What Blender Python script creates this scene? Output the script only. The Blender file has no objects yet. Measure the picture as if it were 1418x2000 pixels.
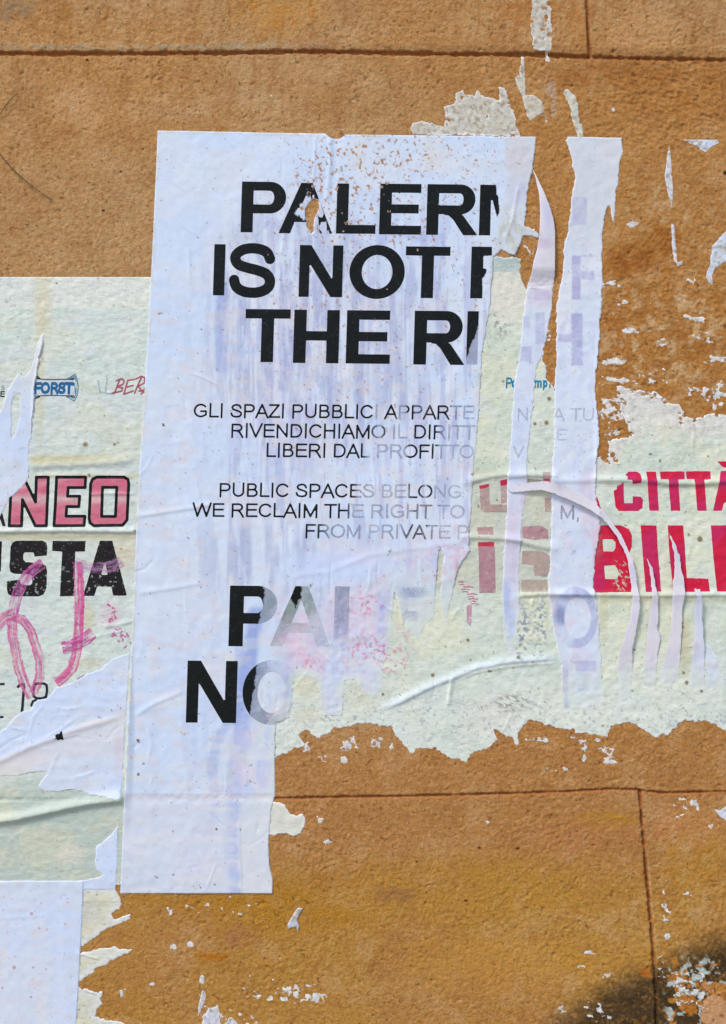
import bpy, math, random
import numpy as np

# ------------------------------------------------------------------ camera, sky, sun, exposure
C = bpy.context.scene
S = 0.0005                    # metres per unit of the wall's own drawing grid (0.5 mm)
ZC = 1.5                      # height of the middle of the poster group above the pavement
cam_d = bpy.data.cameras.new("camera"); cam = bpy.data.objects.new("camera", cam_d)
C.collection.objects.link(cam); C.camera = cam
cam.location = (0, -1.30, ZC); cam.rotation_euler = (math.radians(90), 0, 0)
cam_d.sensor_fit = 'VERTICAL'; cam_d.sensor_height = 36; cam_d.lens = 36 * 1.30 / 1.0
cam_d.clip_start = 0.01; cam_d.clip_end = 500

SUN_EL, SUN_AZ = 50, -42      # degrees above the horizon; to the left of the wall's normal
W = bpy.data.worlds.new("World"); C.world = W; W.use_nodes = True
nt = W.node_tree
sky = nt.nodes.new('ShaderNodeTexSky'); sky.sky_type = 'NISHITA'; sky.sun_disc = False
sky.sun_elevation = math.radians(SUN_EL); sky.sun_rotation = math.radians(180 - SUN_AZ)
nt.links.new(sky.outputs[0], nt.nodes['Background'].inputs[0]); nt.nodes['Background'].inputs[1].default_value = 0.11
sd = bpy.data.lights.new("sun", 'SUN'); so = bpy.data.objects.new("sun", sd); C.collection.objects.link(so)
sd.energy = 1.45; sd.angle = math.radians(14); sd.color = (1.0, 0.93, 0.84)
az, el = math.radians(SUN_AZ), math.radians(SUN_EL)
from mathutils import Vector
dirv = Vector((math.sin(az) * math.cos(el), -math.cos(az) * math.cos(el), math.sin(el)))
so.rotation_euler = dirv.to_track_quat('Z', 'Y').to_euler()
so.location = (-1, -2, 4)
C.view_settings.view_transform = 'Standard'; C.view_settings.look = 'None'
C.view_settings.gamma = 1; C.view_settings.exposure = 0.75
C.view_settings.use_curve_mapping = False

KL = np.array([0.98, 1.0, 1.02]) * 0.95     # picture value of a perfectly white card in this light

# ------------------------------------------------------------------ numpy helpers
def ss(a, b, x):
    t = np.clip((x - a) / (b - a), 0, 1); return t * t * (3 - 2 * t)

def hsh(ix, iy, seed):
    h = (ix.astype(np.int64) * 374761393 + iy.astype(np.int64) * 668265263 + seed * 1442695041) & 0xffffffff
    h = ((h ^ (h >> 13)) * 1274126177) & 0xffffffff
    h = ((h ^ (h >> 16)) * 2246822519) & 0xffffffff
    return ((h ^ (h >> 15)) & 0xffffff) / float(0xffffff)

def vn(u, v, su, sv=None, seed=0):
    sv = sv or su
    x, y = u / su, v / sv
    ix, iy = np.floor(x), np.floor(y)
    fx, fy = x - ix, y - iy
    fx = fx * fx * (3 - 2 * fx); fy = fy * fy * (3 - 2 * fy)
    a, b = hsh(ix, iy, seed), hsh(ix + 1, iy, seed)
    c, d = hsh(ix, iy + 1, seed), hsh(ix + 1, iy + 1, seed)
    return (a + (b - a) * fx) * (1 - fy) + (c + (d - c) * fx) * fy

def fbm(u, v, su, sv=None, o=3, seed=0):
    sv = sv or su; r = 0; w = 0; a = 1.0
    for k in range(o):
        an = 0.6 * k + 0.3
        uu = u * math.cos(an) - v * math.sin(an) if su == sv else u
        vv = u * math.sin(an) + v * math.cos(an) if su == sv else v
        r = r + a * vn(uu, vv, su / 2 ** k, sv / 2 ** k, seed + 17 * k); w += a; a *= .55
    return r / w

def lin(c):
    c = np.asarray(c, float) / 255.0
    return np.where(c <= .04045, c / 12.92, ((c + .055) / 1.055) ** 2.4)

def mix(a, b, t):
    a = np.asarray(a, float); b = np.asarray(b, float)
    t = np.asarray(t, float)[..., None]
    return a * (1 - t) + b * t

def polysd(u, v, pts):
    """signed distance (positive inside) and index of the nearest edge"""
    P = np.array([(p[0], p[1]) for p in pts], float); n = len(P)
    best = np.full(u.shape, 1e9); idx = np.zeros(u.shape, np.int32); ins = np.zeros(u.shape, bool)
    for i in range(n):
        ax, ay = P[i]; bx, by = P[(i + 1) % n]
        dx, dy = bx - ax, by - ay; L = dx * dx + dy * dy + 1e-9
        t = np.clip(((u - ax) * dx + (v - ay) * dy) / L, 0, 1)
        d = (u - ax - t * dx) ** 2 + (v - ay - t * dy) ** 2
        m = d < best; best[m] = d[m]; idx[m] = i
        c = ((ay > v) != (by > v))
        if dy != 0:
            ins ^= c & (u < dx * (v - ay) / dy + ax)
    d = np.sqrt(best)
    return np.where(ins, d, -d), idx

def linesd(u, v, pts, butt=False):
    """distance to a polyline, parameter along it (0..1), and side"""
    P = np.array(pts, float); n = len(P) - 1
    seg = np.hypot(*(P[1:] - P[:-1]).T); cum = np.concatenate([[0], np.cumsum(seg)]); tot = cum[-1]
    best = np.full(u.shape, 1e9); par = np.zeros(u.shape); side = np.zeros(u.shape)
    for i in range(n):
        ax, ay = P[i]; dx, dy = P[i + 1] - P[i]; L = seg[i] + 1e-9
        tt = ((u - ax) * dx + (v - ay) * dy) / (L * L)
        t = np.clip(tt, 0, 1)
        cr = (dx * (v - ay) - dy * (u - ax)) / L
        if butt and (i == 0 or i == n - 1):
            over = np.zeros(u.shape)
            if i == 0: over = np.maximum(over, -tt * L)
            if i == n - 1: over = np.maximum(over, (tt - 1) * L)
            d0 = np.hypot(u - ax - t * dx, v - ay - t * dy)
            d = np.where(over > 0, np.maximum(np.abs(cr), over + butt), d0)
        else:
            d = np.hypot(u - ax - t * dx, v - ay - t * dy)
        m = d < best; best[m] = d[m]; par[m] = ((cum[i] + t * seg[i]) / tot)[m]; side[m] = cr[m]
    return best, par, side

def blob(u, v, cx, cy, rx, ry, soft=.5):
    r = np.hypot((u - cx) / rx, (v - cy) / ry)
    return 1 - ss(1 - soft, 1 + soft, r)

def dil(a, r):
    for ax in (0, 1):
        p = np.pad(a, [(r, r) if k == ax else (0, 0) for k in (0, 1)], mode='edge'); n = a.shape[ax]
        a = np.max([np.take(p, range(k, k + n), axis=ax) for k in range(2 * r + 1)], axis=0)
    return a

def bblur(a, r):
    for ax in (0, 1):
        p = np.pad(a, [(r + 1, r) if k == ax else (0, 0) for k in (0, 1)], mode='edge')
        c = np.cumsum(p, axis=ax)
        n = a.shape[ax]
        a = (np.take(c, range(2 * r + 1, 2 * r + 1 + n), axis=ax) - np.take(c, range(0, n), axis=ax)) / (2 * r + 1)
    return a

# ------------------------------------------------------------------ materials
def newmat(name):
    m = bpy.data.materials.new(name); m.use_nodes = True
    t = m.node_tree; b = t.nodes['Principled BSDF']; return m, t, b

def N(t, kind, **kw):
    n = t.nodes.new(kind)
    for k, v in kw.items():
        if k in n.inputs: n.inputs[k].default_value = v
        else: setattr(n, k, v)
    return n

def surface_mat(name, rough, spec, layers, bumps, coat=0):
    """Col attribute x fine noises; several noise bumps"""
    m, t, b = newmat(name)
    b.inputs['Roughness'].default_value = rough
    b.inputs['Specular IOR Level'].default_value = spec
    at = N(t, 'ShaderNodeAttribute', attribute_name='Col')
    tc = N(t, 'ShaderNodeTexCoord')
    col = at.outputs['Color']
    for (scale, det, lo, hi) in layers:
        n = N(t, 'ShaderNodeTexNoise', Scale=scale, Detail=det)
        t.links.new(tc.outputs['Object'], n.inputs['Vector'])
        r = N(t, 'ShaderNodeMapRange'); r.inputs['From Min'].default_value = .3; r.inputs['From Max'].default_value = .7
        r.inputs['To Min'].default_value = lo; r.inputs['To Max'].default_value = hi
        t.links.new(n.outputs[0], r.inputs['Value'])
        v = N(t, 'ShaderNodeVectorMath', operation='SCALE')
        t.links.new(col, v.inputs[0]); t.links.new(r.outputs[0], v.inputs['Scale']); col = v.outputs[0]
    t.links.new(col, b.inputs['Base Color'])
    prev = None
    for (scale, det, dist, st, stretch) in bumps:
        n = N(t, 'ShaderNodeTexNoise', Scale=scale, Detail=det)
        mp = N(t, 'ShaderNodeMapping'); mp.inputs['Scale'].default_value = stretch
        t.links.new(tc.outputs['Object'], mp.inputs[0]); t.links.new(mp.outputs[0], n.inputs['Vector'])
        bp = N(t, 'ShaderNodeBump', Strength=st, Distance=dist)
        t.links.new(n.outputs[0], bp.inputs['Height'])
        if prev: t.links.new(prev.outputs[0], bp.inputs['Normal'])
        prev = bp
    if prev: t.links.new(prev.outputs[0], b.inputs['Normal'])
    return m

M_PLASTER = surface_mat('ochre_plaster', .95, .1, [(1300, 3, .83, 1.17), (420, 3, .92, 1.08)],
                        [(420, 3, .0012, .7, (1, 1, 1)), (1000, 2, .0007, .8, (1, 1, 1))])
M_PAPER = surface_mat('white_poster_paper', .62, .3, [(1500, 2, .965, 1.03), (160, 3, .97, 1.025)],
                      [(170, 3, .0010, .09, (1, 1, 1)), (900, 2, .0003, .28, (1, 1, 1)), (60, 2, .002, .07, (1, 1, .25))])
M_OLD = surface_mat('old_cream_poster_paper', .55, .35, [(1500, 2, .95, 1.04), (220, 3, .95, 1.04)],
                    [(240, 3, .0012, .3, (.8, 1, 1.9)), (1000, 2, .0003, .4, (1, 1, 1))])
M_CURL = surface_mat('torn_paper_back', .7, .2, [(1200, 2, .97, 1.03)], [(500, 2, .0004, .3, (1, 1, 1))])

def ink_mat():
    m, t, b = newmat('printing_ink')
    b.inputs['Roughness'].default_value = .5; b.inputs['Specular IOR Level'].default_value = .15
    at = N(t, 'ShaderNodeAttribute', attribute_name='Col'); al = N(t, 'ShaderNodeAttribute', attribute_name='ink')
    t.links.new(at.outputs['Color'], b.inputs['Base Color'])
    tc = N(t, 'ShaderNodeTexCoord'); n = N(t, 'ShaderNodeTexNoise', Scale=1500, Detail=2)
    t.links.new(tc.outputs['Object'], n.inputs['Vector'])
    # worn ink: alpha + (noise - .5) * 4a(1-a)
    s1 = N(t, 'ShaderNodeMath', operation='SUBTRACT'); s1.inputs[0].default_value = 1; t.links.new(al.outputs['Fac'], s1.inputs[1])
    s2 = N(t, 'ShaderNodeMath', operation='MULTIPLY'); t.links.new(al.outputs['Fac'], s2.inputs[0]); t.links.new(s1.outputs[0], s2.inputs[1])
    s3 = N(t, 'ShaderNodeMath', operation='SUBTRACT'); t.links.new(n.outputs[0], s3.inputs[0]); s3.inputs[1].default_value = .5
    s4 = N(t, 'ShaderNodeMath', operation='MULTIPLY'); t.links.new(s2.outputs[0], s4.inputs[0]); t.links.new(s3.outputs[0], s4.inputs[1])
    s5 = N(t, 'ShaderNodeMath', operation='MULTIPLY_ADD'); t.links.new(s4.outputs[0], s5.inputs[0]); s5.inputs[1].default_value = 5
    t.links.new(al.outputs['Fac'], s5.inputs[2]); s5.use_clamp = True
    t.links.new(s5.outputs[0], b.inputs['Alpha'])
    bp = N(t, 'ShaderNodeBump', Strength=.25, Distance=.0008); n2 = N(t, 'ShaderNodeTexNoise', Scale=200, Detail=3)
    t.links.new(tc.outputs['Object'], n2.inputs['Vector']); t.links.new(n2.outputs[0], bp.inputs['Height'])
    t.links.new(bp.outputs[0], b.inputs['Normal'])
    return m
M_INK = ink_mat()

def plain(name, col, rough=.9, noise=30, amt=.2):
    m, t, b = newmat(name); b.inputs['Roughness'].default_value = rough
    n = N(t, 'ShaderNodeTexNoise', Scale=noise, Detail=6); tc = N(t, 'ShaderNodeTexCoord')
    t.links.new(tc.outputs['Object'], n.inputs['Vector'])
    r = N(t, 'ShaderNodeValToRGB'); r.color_ramp.elements[0].position = .3; r.color_ramp.elements[1].position = .7
    r.color_ramp.elements[0].color = tuple(c * (1 - amt) for c in col) + (1,)
    r.color_ramp.elements[1].color = tuple(min(1, c * (1 + amt)) for c in col) + (1,)
    t.links.new(n.outputs[0], r.inputs[0]); t.links.new(r.outputs[0], b.inputs['Base Color'])
    bp = N(t, 'ShaderNodeBump', Strength=.5, Distance=.001); n2 = N(t, 'ShaderNodeTexNoise', Scale=400, Detail=3)
    t.links.new(tc.outputs['Object'], n2.inputs['Vector']); t.links.new(n2.outputs[0], bp.inputs['Height'])
    t.links.new(bp.outputs[0], b.inputs['Normal'])
    return m

# ------------------------------------------------------------------ mesh building
def tag(o, label=None, cat=None, group=None, kind=None):
    if label: o['label'] = label
    if cat: o['category'] = cat
    if group: o['group'] = group
    if kind: o['kind'] = kind
    return o

def world(u, v, h):
    return np.stack([(u - 709) * S, -h * .001, ZC + (1000 - v) * S], -1)

def rawmesh(name, co, quads, mat, col=None, ink=None, smooth=True, parent=None):
    me = bpy.data.meshes.new(name); nv, nq = len(co), len(quads)
    me.vertices.add(nv); me.vertices.foreach_set('co', np.ascontiguousarray(co, np.float32).ravel())
    me.loops.add(nq * 4); me.loops.foreach_set('vertex_index', quads.ravel().astype(np.int32))
    me.polygons.add(nq); me.polygons.foreach_set('loop_start', np.arange(0, nq * 4, 4, dtype=np.int32))
    me.polygons.foreach_set('use_smooth', np.full(nq, smooth))
    me.update(calc_edges=True)
    if col is not None:
        a = me.attributes.new('Col', 'FLOAT_COLOR', 'POINT')
        c4 = np.ones((nv, 4), np.float32); c4[:, :3] = col; a.data.foreach_set('color', c4.ravel())
    if ink is not None:
        a = me.attributes.new('ink', 'FLOAT', 'POINT'); a.data.foreach_set('value', ink.astype(np.float32).ravel())
    me.materials.append(mat)
    o = bpy.data.objects.new(name, me); C.collection.objects.link(o)
    if parent is not None: o.parent = parent
    return o

def fieldmesh(name, u, v, f, h, below, mat, rgb=None, ink=None, parent=None, drop=True, st=2.0):
    """mesh of the part of a lattice where f > 0, its rim pulled onto f = 0"""
    ins = f > 0
    cell = ins[:-1, :-1] | ins[1:, :-1] | ins[:-1, 1:] | ins[1:, 1:]
    if not cell.any(): return None
    use = np.zeros(f.shape, bool)
    use[:-1, :-1] |= cell; use[1:, :-1] |= cell; use[:-1, 1:] |= cell; use[1:, 1:] |= cell
    gy, gx = np.gradient(f, st)
    g2 = gx * gx + gy * gy + 1e-6
    k = np.clip(-f / g2, -1e3, 1e3)
    du, dv = gx * k, gy * k
    L = np.hypot(du, dv) + 1e-9; m = np.minimum(1, st * 1.2 / L)
    rim = use & ~ins
    uu = np.where(rim, u + du * m, u); vv = np.where(rim, v + dv * m, v)
    hh = np.where(rim, below if drop else h - .1, h)
    idx = np.full(f.shape, -1, np.int64); idx[use] = np.arange(use.sum())
    a, b, c, d = idx[:-1, :-1][cell], idx[:-1, 1:][cell], idx[1:, 1:][cell], idx[1:, :-1][cell]
    q = np.stack([a, d, c, b], -1)
    co = world(uu[use], vv[use], hh[use])
    colr = None
    if rgb is not None:
        colr = np.clip(lin(np.clip(rgb[use], 0, 255)) / KL, 0, .92)
    return rawmesh(name, co, q, mat, colr, None if ink is None else np.clip(ink[use], 0, 1), parent=parent)

# lattice over the fine part of the wall
ST = 2.0
U0, U1, V0, V1 = -100, 1520, -80, 2080
gu = np.arange(U0, U1 + 1, ST); gv = np.arange(V0, V1 + 1, ST)
GU, GV = np.meshgrid(gu, gv)

# ------------------------------------------------------------------ THE WALL
G_TOP = [(-120, 103), (0, 104), (200, 105), (400, 104), (560, 101), (640, 101), (760, 104), (900, 106), (1060, 107), (1150, 112), (1300, 115), (1418, 117), (1540, 118)]
G_TV = [(1143, -100), (1147, 0), (1149, 60), (1153, 108)]
G_BOT = [(-120, 1562), (300, 1561), (538, 1559), (800, 1555), (1000, 1550), (1100, 1546), (1195, 1541), (1240, 1542), (1292, 1549), (1418, 1546), (1540, 1545)]
G_BV = [(1250, 1546), (1251, 1575), (1258, 1650), (1268, 1760), (1275, 1850), (1281, 1950), (1284, 2100)]

jag = (fbm(GU, GV, 9, 9, 3, 5) - .5)
d1, _, s1 = linesd(GU, GV, G_TOP); d2, _, s2 = linesd(GU, GV, G_TV)
d3, _, s3 = linesd(GU, GV, G_BOT); d4, _, s4 = linesd(GU, GV, G_BV)
gw1 = 4.6 + 2.2 * fbm(GU, GV, 60, 20, 2, 8) - 2.2 * ss(1000, 1200, GU)
WH = (fbm(GU, GV, 220, 220, 2, 1) - .5) * 1.6 + (fbm(GU, GV, 60, 60, 2, 2) - .5) * .55
grain = (fbm(GU * .97 + GV * .26, GV * .97 - GU * .26, 7.4, 7.4, 2, 3) - .5) * .62 + (vn(GU * .8 + GV * .6, GV * .8 - GU * .6, 4.5, seed=4) - .5) * .72
gamp = .35 + 1.05 * fbm(GU, GV, 90, 90, 3, 6) + .25 * ss(800, 1100, GU)
# rough patches: the trowelled relief on the right of the second course
rp = blob(GU, GV, 1330, 190, 170, 110, .5) + .5 * blob(GU, GV, 1300, 640, 160, 160, .5)
WH += -1.1 * ss(.80, .90, fbm(GU, GV, 10, 10, 2, 12)) + grain * gamp + rp * (np.abs(fbm(GU * .95 + GV * .3, GV * .95 - GU * .3, 20, 11, 3, 9) - .5) * -4.2)
def groove(d, w, depth, soft=3.0): return -depth * (1 - ss(w - soft, w + soft * .6, d))
jg2 = fbm(GU, GV, 26, 26, 3, 13) - .5
WH += groove(d1 + jag * 7 + jg2 * 5, gw1 * .66, 3.4)
WH += groove(d2 + jag * 5.0 + jg2 * 3, 3.2, 3.6, 2)
WH += groove(d3 + jag * 4.0 + jg2 * 2.6, 1.9, 2.4, 2)
WH += groove(d4 + jag * 6.5 + jg2 * 3, 2.3, 3.4, 2)
WH += .5 * np.exp(-((s1 + 14) / 8) ** 2) * (fbm(GU, GV, 30, 12, 2, 10))          # worn lip above the upper joint
WH += .7 * np.exp(-((s4 + 7) / 3.5) ** 2) * ss(1556, 1600, GV) * fbm(GU, GV, 8, 14, 2, 11)
WH += .35 * np.exp(-((s4 - 8) / 3.5) ** 2) * ss(1556, 1600, GV)

# colours of the plaster (as seen in daylight, 0..255)
n_lo = fbm(GU, GV, 260, 260, 3, 21); n_md = fbm(GU, GV, 46, 46, 3, 22); n_hi = fbm(GU, GV, 6, 6, 2, 23)
wc = mix((181, 139, 91), (184, 135, 80), ss(.35, .65, n_lo))
wc = mix(wc, (180, 126, 66), ss(700, 1050, GU) * ss(20, 160, GV) * .85)
wc = mix(wc, (174, 117, 56), ss(1050, 1250, GU) * ss(450, 600, GV) * ss(1500, 1300, GV) * .8)
wc = mix(wc, (177, 124, 68), ss(1380, 1480, GV) * .9)
wc = mix(wc, (179, 130, 58), ss(1640, 1760, GV + 26 * (n_md - .5)) * (.35 + .65 * ss(.35, .6, n_lo)) * .95)
wc = mix(wc, (158, 106, 58), ss(.56, .74, n_md) * .26)
wc = mix(wc, (196, 154, 108), ss(.46, .28, n_md) * .35)
wc = mix(wc, (150, 92, 42), ss(.58, .8, n_hi) * .35)
wc = mix(wc, (208, 166, 118), ss(.40, .22, n_hi) * .30)
wc = mix(wc, wc.mean(-1, keepdims=True) * np.array([1, 1, 1]), .05 * np.ones(wc.shape[:2]))
# stains and patches with a place of their own
def stain(cx, cy, rx, ry, c, a, sc=18, seed=31, an=1.0):
    global wc
    m = blob(GU + 26 * (fbm(GU, GV, 22, 22, 2, seed) - .5), GV + 26 * (fbm(GU, GV, 22, 22, 2, seed + 1) - .5), cx, cy, rx, ry, .45)
    wc = mix(wc, c, m * a * (.45 + .55 * ss(.35, .62, fbm(GU, GV, sc, sc * an, 3, seed + 2))))
stain(1232, 500, 40, 22, (146, 84, 32), .8); stain(1290, 470, 40, 30, (152, 92, 36), .7); stain(1260, 525, 60, 14, (150, 88, 36), .6)
stain(1200, 640, 20, 130, (158, 98, 44), .5); stain(1330, 180, 120, 60, (160, 104, 48), .5)
stain(1180, 145, 120, 30, (148, 92, 42), .5); stain(545, 20, 90, 50, (190, 128, 52), .6)
stain(620, 90, 50, 18, (166, 108, 66), .5); stain(440, 1745, 170, 36, (170, 118, 40), .75); stain(560, 1790, 160, 40, (172, 120, 40), .7)
stain(410, 1868, 30, 10, (176, 108, 30), .8); stain(470, 1828, 40, 22, (166, 112, 72), .8); stain(660, 1720, 60, 22, (160, 108, 52), .6)
stain(900, 1740, 260, 70, (178, 130, 50), .6); stain(1040, 1870, 260, 40, (184, 134, 56), .6); stain(1190, 1605, 60, 16, (178, 128, 44), .8)
stain(940, 1890, 150, 60, (188, 136, 66), .5); stain(1360, 1680, 60, 90, (176, 126, 50), .7); stain(1150, 1630, 90, 30, (176, 118, 70), .7)
stain(1345, 1610, 70, 40, (190, 132, 84), .7); stain(770, 1750, 40, 12, (150, 104, 66), .6); stain(200, 1880, 120, 90, (176, 122, 66), .4)
stain(150, 200, 60, 40, (200, 158, 116), .5); stain(330, 215, 60, 26, (205, 168, 130), .45); stain(500, 195, 90, 20, (196, 158, 118), .45)
stain(20, 15, 40, 22, (140, 116, 92), .6); stain(130, 15, 14, 26, (162, 112, 58), .7); stain(212, 30, 6, 22, (160, 104, 52), .8)
stain(1030, 25, 60, 40, (176, 110, 56), .5); stain(1130, 50, 18, 60, (182, 120, 62), .6); stain(1250, 60, 80, 40, (200, 150, 98), .6)
# dusty grey lip over the joint, rust coloured joint
wc = mix(wc, (168, 152, 126), np.exp(-((s1 + 13) / 6.5) ** 2) * ss(760, 520, GU) * .75 * ss(.3, .6, fbm(GU, GV, 14, 7, 3, 41)))
wc = mix(wc, (150, 108, 66), np.exp(-((s1 + 12) / 8) ** 2) * ss(600, 900, GU) * .5)
jd = np.minimum(np.minimum(d1, d2 + 1.5), np.minimum(d3 + 2, d4 + 1.0))
wc = mix(wc, (150, 92, 50), ss(6.5, 3, jd + 4 * jag) * .8)
wc = mix(wc, (176, 112, 66), np.exp(-((s3 - 5) / 3.5) ** 2) * .2)
wc = mix(wc, (204, 164, 116), np.exp(-((s4 + 5) / 2.5) ** 2) * ss(1600, 1700, GV) * ss(.4, .6, fbm(GU, GV, 6, 18, 2, 47)) * .6)
# grey violet smear of old glue above the poster
m = blob(GU + 10 * (n_md - .5), GV, 1071, 195, 13, 50, .4) * ss(.42, .6, fbm(GU, GV, 9, 14, 3, 44)) * .55
wc = mix(wc, (176, 158, 150), m)
# black spray paint in the lower corner, with chips broken out of it
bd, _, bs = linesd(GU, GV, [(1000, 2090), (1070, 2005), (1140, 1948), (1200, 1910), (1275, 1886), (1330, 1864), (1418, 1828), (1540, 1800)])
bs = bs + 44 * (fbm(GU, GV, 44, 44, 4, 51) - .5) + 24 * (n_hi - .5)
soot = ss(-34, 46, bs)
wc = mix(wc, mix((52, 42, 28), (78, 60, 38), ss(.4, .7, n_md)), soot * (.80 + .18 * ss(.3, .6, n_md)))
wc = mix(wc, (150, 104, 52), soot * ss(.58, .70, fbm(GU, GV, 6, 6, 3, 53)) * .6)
chip_r = ss(1288, 1310, GU) * ss(1850, 1885, GV) * ss(-10, 20, bs)
cn = fbm(GU, GV, 17, 17, 4, 55)
wc = mix(wc, (176, 116, 54), ss(.545, .575, cn) * chip_r)
wc = mix(wc, (176, 186, 178), ss(.60, .63, fbm(GU, GV, 12, 10, 4, 57)) * chip_r)
def patch(pts, c, amp=6, seed=60):
    global wc, WH
    d, _ = polysd(GU, GV, pts); d = d + amp * 3.4 * (fbm(GU * .8 + GV * .6, GV * .8 - GU * .6, 10, 10, 4, seed) - .5)
    k = ss(-1, 1.2, d); wc = mix(wc, mix(c, tuple(.93 * x for x in c), n_md), k); WH -= .35 * k
patch([(1371, 1950), (1392, 1936), (1405, 1948), (1430, 1950), (1540, 1940), (1540, 2090), (1368, 2090), (1372, 2000)], (202, 152, 108), 7)
patch([(1396, 1915), (1412, 1920), (1410, 1935), (1400, 1942), (1394, 1930)], (190, 132, 66), 4, 61)
patch([(1370, 1922), (1380, 1915), (1382, 1930), (1375, 1938)], (196, 140, 86), 4, 62)
patch([(1308, 1870), (1322, 1866), (1324, 1882), (1312, 1890)], (176, 120, 54), 5, 63)
patch([(1245, 1892), (1268, 1888), (1272, 1906), (1252, 1908)], (176, 108, 44), 5, 64)
patch([(1305, 1948), (1330, 1950), (1328, 1957), (1308, 1956)], (178, 122, 50), 5, 65)
patch([(1335, 1965), (1358, 1962), (1362, 1972), (1342, 1982)], (176, 112, 44), 6, 66)
patch([(1360, 1890), (1385, 1894), (1395, 1888), (1388, 1902), (1372, 1906)], (182, 196, 188), 4, 67)
# pale residue and lime dust at the upper right, drips and dabs elsewhere
pr = blob(GU, GV, 1300, 660, 170, 130, .6) + .6 * blob(GU, GV, 1330, 400, 120, 90, .6) + .5 * blob(GU, GV, 1040, 20, 120, 60, .7) + .4 * blob(GU, GV, 1320, 1700, 90, 140, .6)
wc = mix(wc, (206, 182, 146), np.clip(pr, 0, 1) * ss(.52, .66, fbm(GU * .96 + GV * .28, GV * .96 - GU * .28, 15, 15, 4, 73)) * .55)
wc = mix(wc, (148, 92, 40), np.clip(pr, 0, 1) * ss(.56, .72, fbm(GU, GV, 32, 32, 3, 74)) * .45)
wc = mix(wc, (158, 108, 62), ss(.60, .74, fbm(GU, GV, 12, 70, 3, 75)) * ss(520, 60, GV) * .4)
# tiny dark specks
sp = ss(.80, .86, fbm(GU, GV, 7, 7, 2, 71)) * .8
wc = mix(wc, (96, 58, 28), sp * .6)
for (x, y, r) in [(202, 411, 3.2), (42, 262, 2), (170, 117, 3.4), (312, 128, 2), (180, 322, 1.8), (234, 214, 1.6), (1011, 1657, 3.2), (936, 1656, 3), (814, 1683, 2.4), (910, 1759, 3), (1061, 1705, 1.6), (1226, 492, 2.2), (1417, 338, 5), (1233, 1518, 2)]:
    wc = mix(wc, (44, 30, 18), (1 - ss(r * .6, r * 1.3, np.hypot(GU - x, (GV - y) * 1.3))) * .9)

# wall core behind the rendered courses
def box(name, x0, x1, y0, y1, z0, z1, mat, parent=None, bevel=0.004):
    vs = [(x, y, z) for x in (x0, x1) for y in (y0, y1) for z in (z0, z1)]
    fs = [(0, 1, 3, 2), (4, 6, 7, 5), (0, 4, 5, 1), (2, 3, 7, 6), (0, 2, 6, 4), (1, 5, 7, 3)]
    me = bpy.data.meshes.new(name); me.from_pydata(vs, [], fs); me.update()
    import bmesh
    bm = bmesh.new(); bm.from_mesh(me); bmesh.ops.recalc_face_normals(bm, faces=bm.faces)
    if bevel: bmesh.ops.bevel(bm, geom=bm.edges[:], offset=bevel, segments=2, affect='EDGES')
    bm.to_mesh(me); bm.free()
    a = me.attributes.new('Col', 'FLOAT_COLOR', 'POINT')
    c = np.ones((len(me.vertices), 4), np.float32); c[:, :3] = lin((178, 128, 76)) / KL; a.data.foreach_set('color', c.ravel())
    me.materials.append(mat); o = bpy.data.objects.new(name, me); C.collection.objects.link(o)
    if parent: o.parent = parent
    return o
wall = box('wall', -4, 4, .012, .35, 0.0, 3.6, M_PLASTER, bevel=0)
tag(wall, 'ochre rendered wall scored with joints into large blocks, covered in torn posters', 'wall', kind='structure')

def gline(x, pts): return np.interp(x, [p[0] for p in pts], [p[1] for p in pts])
top_j = gline(GU, G_TOP); bot_j = gline(GU, G_BOT)
tv = np.interp(GV, [p[1] for p in G_TV], [p[0] for p in G_TV]); bv = np.interp(GV, [p[1] for p in G_BV], [p[0] for p in G_BV])
blk = np.where(GV < top_j, np.where(GU < tv, 0, 1), np.where(GV < bot_j, 2, np.where(GU < bv, 3, 4)))
CO = world(GU, GV, WH).reshape(-1, 3); CC = np.clip(lin(np.clip(wc, 0, 255)) / KL, 0, .95).reshape(-1, 3)
ncol = GU.shape[1]
ids = np.arange(GU.size).reshape(GU.shape)
cb = blk[:-1, :-1]
for b in range(5):
    m = cb == b
    q = np.stack([ids[:-1, :-1][m], ids[1:, :-1][m], ids[1:, 1:][m], ids[:-1, 1:][m]], -1)
    un, inv = np.unique(q, return_inverse=True)
    rawmesh('plaster_block', CO[un], inv.reshape(q.shape), M_PLASTER, CC[un], parent=wall)
# the blocks around them, outside the poster group
def X(u): return (u - 709) * S
def Z(v): return ZC + (1000 - v) * S
for (a, b_, c_, d_) in [(-7200, -3300, -80, 109), (-3296, U0, -80, 109), (-7200, -1700, 113, 1550), (-1696, U0, 113, 1550), (-7200, -2900, 1554, 3000), (-2896, U0, 1554, 3000),
                        (U1, 3900, -80, 109), (U1, 2700, 113, 1550), (2704, 8600, 113, 1550), (U1, 4400, 1554, 3000), (3904, 8600, -80, 109),
                        (U0, 1251, 2080, 3000), (1255, U1, 2080, 3000), (U0, 1143, -1330, -80), (1147, U1, -1330, -80),
                        (-7200, U0 - 4, -1330, -84), (U1 + 4, 8600, -1330, -84), (-7200, 600, -2700, -1334), (604, 8600, -2700, -1334),
                        (-7200, -100, 3004, 3960), (-96, 2600, 3004, 3960), (2604, 8600, 3004, 3960), (4404, 8600, 1554, 3000)]:
    box('plaster_block', X(a), X(b_), 0.0, .0125, Z(d_), Z(c_), M_PLASTER, wall, .0015)
pv = plain('pavement_stone', (.22, .2, .18), .9, 4)
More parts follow.
